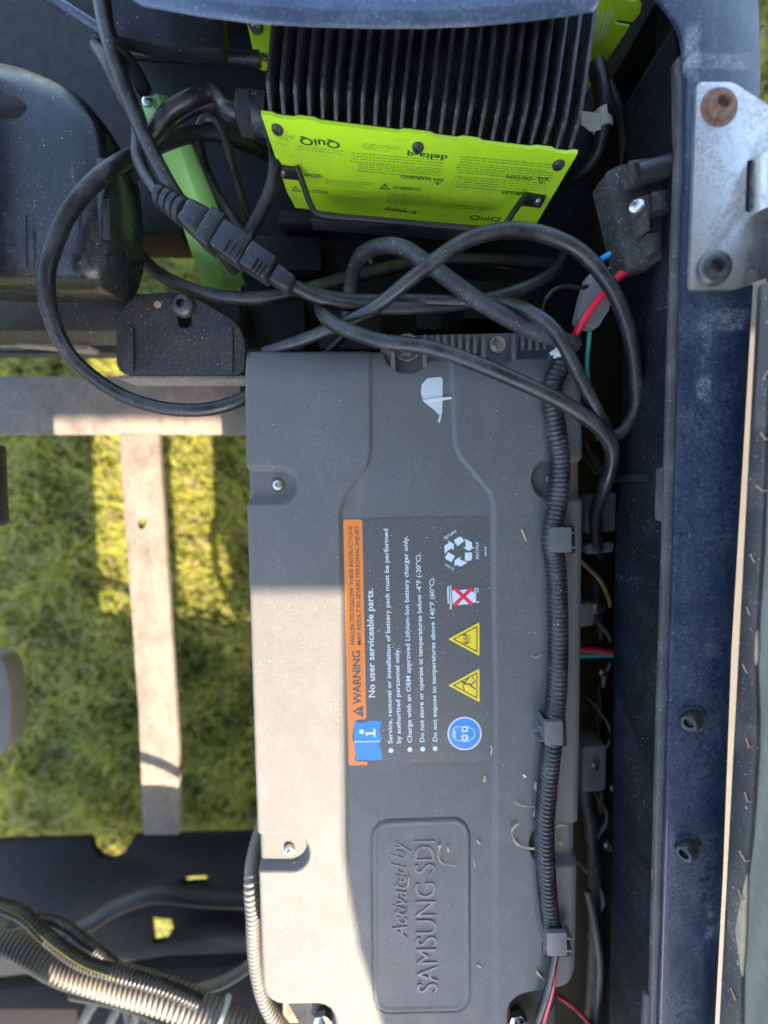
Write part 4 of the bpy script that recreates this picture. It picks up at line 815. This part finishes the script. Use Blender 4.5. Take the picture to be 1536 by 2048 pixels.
for (pts, r, mt, lb) in (([(1170, 880, .44), (1215, 1000, .43), (1190, 1180, .42), (1225, 1380, .42), (1195, 1560, .43)], .0055, 'cable_dusty', 'winding dusty cable deep behind the gap fittings'),
                         ([(1225, 900, .42), (1195, 1060, .41), (1228, 1240, .41), (1200, 1420, .42), (1232, 1640, .42)], .0042, 'cable', 'thin black cable crossing the winding dusty cable'),
                         ([(1240, 1640, .47), (1262, 1760, .48), (1290, 1900, .47), (1310, 2080, .46)], .005, 'cable', 'slanting black cable along the wall foot in the lower right gap'),
                         ([(1175, 1780, .46), (1192, 1860, .46), (1200, 1960, .45), (1180, 2080, .44)], .0045, 'cable_tan', 'faded brown cable in the lower right gap'),
                         ([(1262, 1800, .45), (1272, 1900, .46), (1266, 2000, .46), (1258, 2090, .45)], .0062, 'conduit_grey', 'pale cable beside the wall in the lower right gap')):
    cable(pts, r, lb, mt, 'loose cables in the gap beside the battery')
for i in range(7):
    y0 = 880 + i * 165; x0 = 1172 + (i * 37) % 45
    cable([(x0 - 40, y0, .40), (x0, y0 + 40, .43), (x0 + 30, y0 + 95, .445), (x0 + 6, y0 + 150, .43), (x0 + 34, y0 + 230, .41)], .0018 + .0005 * (i % 3), ('topmost', 'second highest', 'third highest', 'middle', 'third lowest', 'second lowest', 'lowest')[i] + ' of seven thin wires weaving through the gap beside the battery', ('cable_tan', 'cable_dusty', 'conduit_grey')[i % 3], 'thin wires in the gap beside the battery', 'wire', 8)
for i, (x, y, r_) in enumerate(((1200, 1008, .0045), (1196, 1215, .006), (1206, 1345, .004), (1190, 1530, .0035), (1228, 1575, .004), (1215, 1690, .004))):
    v, f = hex_bolt(P(x, y, .4515), EZ, r_ * 1.4, r_, .006); mk('bolt', v, f, M['bolt'], None, 40, ('topmost', 'second highest', 'third highest', 'third lowest', 'second lowest', 'lowest')[i] + ' of the small zinc bolts deep in the battery gap', 'bolt', 'small bolts deep in the gap')
conduit('corrugated_conduit', [(260, 2080, .43), (330, 2010, .44), (385, 1985, .44), (450, 1962, .43), (500, 1930, .41), (540, 1890, .38)], .0075, .0048, M['conduit_grey'], 'slim pale conduit crossing behind the white cable tie')
# white tape wrapped on the cable right of the charger
a, b = P(1204, 222, .535), P(1206, 258, .533)
v, f = tube([a, a.lerp(b, .3), a.lerp(b, .7), b], .0088, 14); tpw = MB(); tpw.add(v, f)
tpw.add(*slab([[P(1162, 222, .538), P(1200, 226, .543), P(1202, 258, .541), P(1182, 262, .537), P(1164, 248, .537)]], (0, 0, -.001)))
tpw.build('tape_flag', M['tape'], None, label='white tape flag wrapped round the thick cable right of the charger', cat='tape')
# grey taped connector with red wire passing over
v, f = pp(rnd([(1180, 545), (1208, 552), (1226, 580), (1218, 620), (1196, 655), (1168, 650), (1155, 640), (1166, 590)], 6), .565, .012, r=.003); mk('inline_connector', v, f, M['tape_grey'], None, label='grey ridged inline connector under the red wire', cat='connector')
# white zip tie at the conduit end
v, f = box(P(1117, 706, zc + .004), (EX, EY, EZ), (.004, .0045, .004), .0015); zt = thing('cable_tie', P(1117, 706, zc), 'small white cable tie at the upper end of the lid conduit', 'cable tie')
mk('tie_head', v, f, M['white'], zt); v, f = box(P(1112, 700, zc + .004), (Vector((.8, .6, 0)), Vector((-.6, .8, 0)), EZ), (.006, .0018, .0015), .0005); mk('tie_tail', v, f, M['white'], zt)

# plug and socket joining the charger cord
A0, A1 = P(318, 390, .578), P(586, 573, .578); ux = (A1 - A0).normalized(); uy = EZ.cross(ux).normalized(); uz = EZ; LN = (A1 - A0).length
plug = thing('cord_plug', A0.lerp(A1, .5), 'black moulded cord plug mated with its socket above the battery', 'plug')
def sect(name, t0, t1, w0, w1, th, r=.002):
    c0, c1 = A0 + ux * (LN * t0), A0 + ux * (LN * t1); v = []
    for c, wv in ((c0, w0), (c1, w1)):
        for sy, sz in ((-1, -1), (1, -1), (1, 1), (-1, 1)): v.append(c + uy * (sy * wv / 2) + uz * (sz * th / 2))
    f = [(0, 1, 2, 3), (7, 6, 5, 4), (0, 4, 5, 1), (1, 5, 6, 2), (2, 6, 7, 3), (3, 7, 4, 0)]; v, f = bev(v, f, r, 3); return mk(name, v, f, M['black'], plug)
for i in range(4):
    t0 = .0 + i * .052; v, f = rings(A0 + ux * (LN * t0), ux, [(.0075 + i * .0008, 0), (.0095 + i * .0008, .001), (.0095 + i * .0008, .0055), (.0075 + i * .0008, .0065), (.007, .0078)], n=18); mk('strain_relief', v, f, M['black'], plug)
sect('plug_body', .20, .36, .022, .028, .022, .005); sect('plug_body', .358, .455, .031, .031, .023, .002); sect('plug_collar', .455, .66, .026, .026, .021, .002); sect('socket_body', .66, .85, .0235, .022, .020, .003); sect('strain_sleeve', .86, 1.0, .0175, .0145, .0145, .003)
for t in (.56, .60, .64, .76, .79, .82):
    c = A0 + ux * (LN * t); v, f = box(c + uz * .0105 - uy * .006, (ux, uy, uz), (.0007, .006, .0012)); mk('grip_ridge', v, f, M['black'], plug)

# switch block by the flange
sb = thing('switch_block', P(1280, 430, .57), 'black switch block with brass screw mounted beside the steel hinge', 'switch')
zs = .605
v, f = pp(rnd([(1211, 345), (1240, 330), (1352, 316), (1366, 380), (1352, 508), (1262, 536), (1254, 530)], 6), zs - .012, .022, r=.002); mk('switch_body', v, f, M['bracket'], sb)
v, f = pp(rnd([(1256, 322), (1298, 316), (1312, 330), (1310, 352), (1268, 360)], 5), zs + .001, .014, r=.002); mk('switch_boss', v, f, M['bracket'], sb)
v, f = tube(pxpath([(1268, 352, zs - .002), (1335, 334, zs - .002)]), .0088, 16); mk('switch_barrel', v, f, M['black'], sb)
v, f = tube(pxpath([(1335, 334, zs - .002), (1360, 328, zs - .002)]), .0072, 16); mk('switch_barrel', v, f, M['black'], sb)
v, f = pp(rnd([(1302, 385), (1352, 375), (1352, 415), (1306, 422)], 3), zs + .0015, .012, r=.002); mk('switch_lever', v, f, M['black'], sb)
v, f = pp(rnd([(1272, 395), (1304, 388), (1308, 420), (1298, 430), (1300, 460), (1284, 462), (1280, 425)], 4), zs - .001, .012, r=.0018); mk('switch_boss', v, f, M['bracket'], sb)
v, f = pp(rnd([(1290, 468), (1316, 466), (1322, 480), (1316, 500), (1300, 505)], 5), zs - .004, .010, r=.0015); mk('switch_boss', v, f, M['bracket'], sb)
v, f = rings(P(1273, 413, zs + .001), Vector((-.5, 0, 1)), [(.0052, -.004), (.0052, .001), (.0035, .002), (.0022, .0014)], n=16); mk('screw', v, f, M['bolt'], sb)

# ------------------------------------------------------------------ straw and grit on the lid and the rim
def straw(pts, r, label, z=ZB + .0008, mat='straw', group='dry plant bits on the battery lid'):
    v, f = tube(smooth_path([P(x, y, z + dz) for x, y, dz in pts], .0012), lambda s: r * (.75 + .35 * math.sin(s * 300)), 6, .6); mk('straw', v, f, M[mat], None, 70, label, 'straw', group)
straw([(1043, 1058, 0), (1048, 1070, .001), (1053, 1083, 0)], .0011, 'stiff straw piece between sticker and upper conduit clip')
straw([(1062, 1310, 0), (1072, 1316, .001), (1084, 1308, .0005)], .0007, 'curved dark plant sliver between fire triangle and conduit', mat='wear')
straw([(968, 1550, REC), (970, 1556, REC), (968, 1563, REC)], .0014, 'small tan husk just below the warning sticker')
straw([(1046, 1549, 0), (1049, 1552, .0005), (1051, 1554, 0)], .0013, 'pale seed on the lid below the middle clip', mat='white')
straw([(1029, 1604, 0), (1045, 1612, .001), (1070, 1614, .002)], .0006, 'thin stem touching the conduit above the curled blade')
straw([(1037, 1648, .001), (1025, 1658, .002), (1024, 1668, .002), (1032, 1686, .001), (1050, 1695, .001), (1074, 1698, .003)], .0012, 'long curled dry grass blade leaning against the conduit')
straw([(876, 1695, REC + .001), (882, 1690, REC + .002), (877, 1705, REC + .001), (880, 1722, REC + .001), (892, 1729, REC + .001), (912, 1732, REC + .001)], .0007, 'fine curved straw at the end of the embossed name')
straw([(895, 1692, REC + .001), (897, 1703, REC + .001)], .0013, 'short husk at the end of the embossed name')
straw([(953, 1679, REC), (960, 1687, REC)], .0013, 'tan husk right of the raised name plate corner')
straw([(947, 1720, REC), (950, 1734, REC)], .0007, 'thin sliver on the right edge of the name plate')
straw([(953, 1929, REC), (961, 1934, REC)], .0012, 'small tan husk right of the name plate middle')
straw([(1072, 1564, 0), (1071, 1575, .001), (1074, 1582, .001)], .0015, 'fat husk wedged against the conduit below the middle clip')
straw([(1068, 1632, 0), (1072, 1618, .002), (1075, 1606, .001)], .0012, 'split straw leaning on the conduit beside the thin stem')
straw([(1073, 1941, 0), (1079, 1950, .001), (1088, 1958, 0)], .0014, 'dry husk beside the wires at the lower clip')
straw([(980, 1490, 0), (984, 1499, .001), (981, 1510, 0)], .0008, 'thin straw on the lower right edge of the warning sticker')
straw([(818, 1754, REC + .001), (817, 1765, REC + .001), (815, 1776, REC + .001)], .0008, 'thin straw lying on the embossed letters')
straw([(1112, 1655, 0), (1120, 1650, .001), (1132, 1652, 0)], .0008, 'straw tuft right of the conduit above the dark pocket')
straw([(1118, 1684, -.007), (1124, 1690, -.006)], .0012, 'husk in the dark pocket right of the conduit')
# loose bits too small to pick apart
gr = MB()
for i in range(420):
    x = random.uniform(520, 1150); y = random.uniform(770, 1970); s_ = random.uniform(.00025, .0007)
    if sdf(np.array([x]), np.array([y]))[0] > -24: continue
    lf = float(np.interp(y, [690, 905, 1000, 1500, 2140], [739, 741, 686, 690, 700])); rf = float(np.interp(y, [690, 890, 985, 2140], [904, 911, 980, 992]))
    if abs(x - lf) < 10 or abs(x - rf) < 10: continue
    p = LP(x, y, REC if lf < x < rf else 0) + EZ * s_ * .4; a = random.uniform(0, 6.28); q = [Vector((math.cos(a + k * 2.1), math.sin(a + k * 2.1), 0)) * s_ * random.uniform(.5, 1.4) for k in range(3)]
    gr.add([p + q[0], p + q[1], p + q[2], p + EZ * s_ * .8, p - EZ * s_ * .4], [(0, 1, 3), (1, 2, 3), (2, 0, 3), (1, 0, 4), (2, 1, 4), (0, 2, 4)])
gr.build('grit', M['white'], None, 0, label='scattered pale grit over the battery lid', kind='stuff')
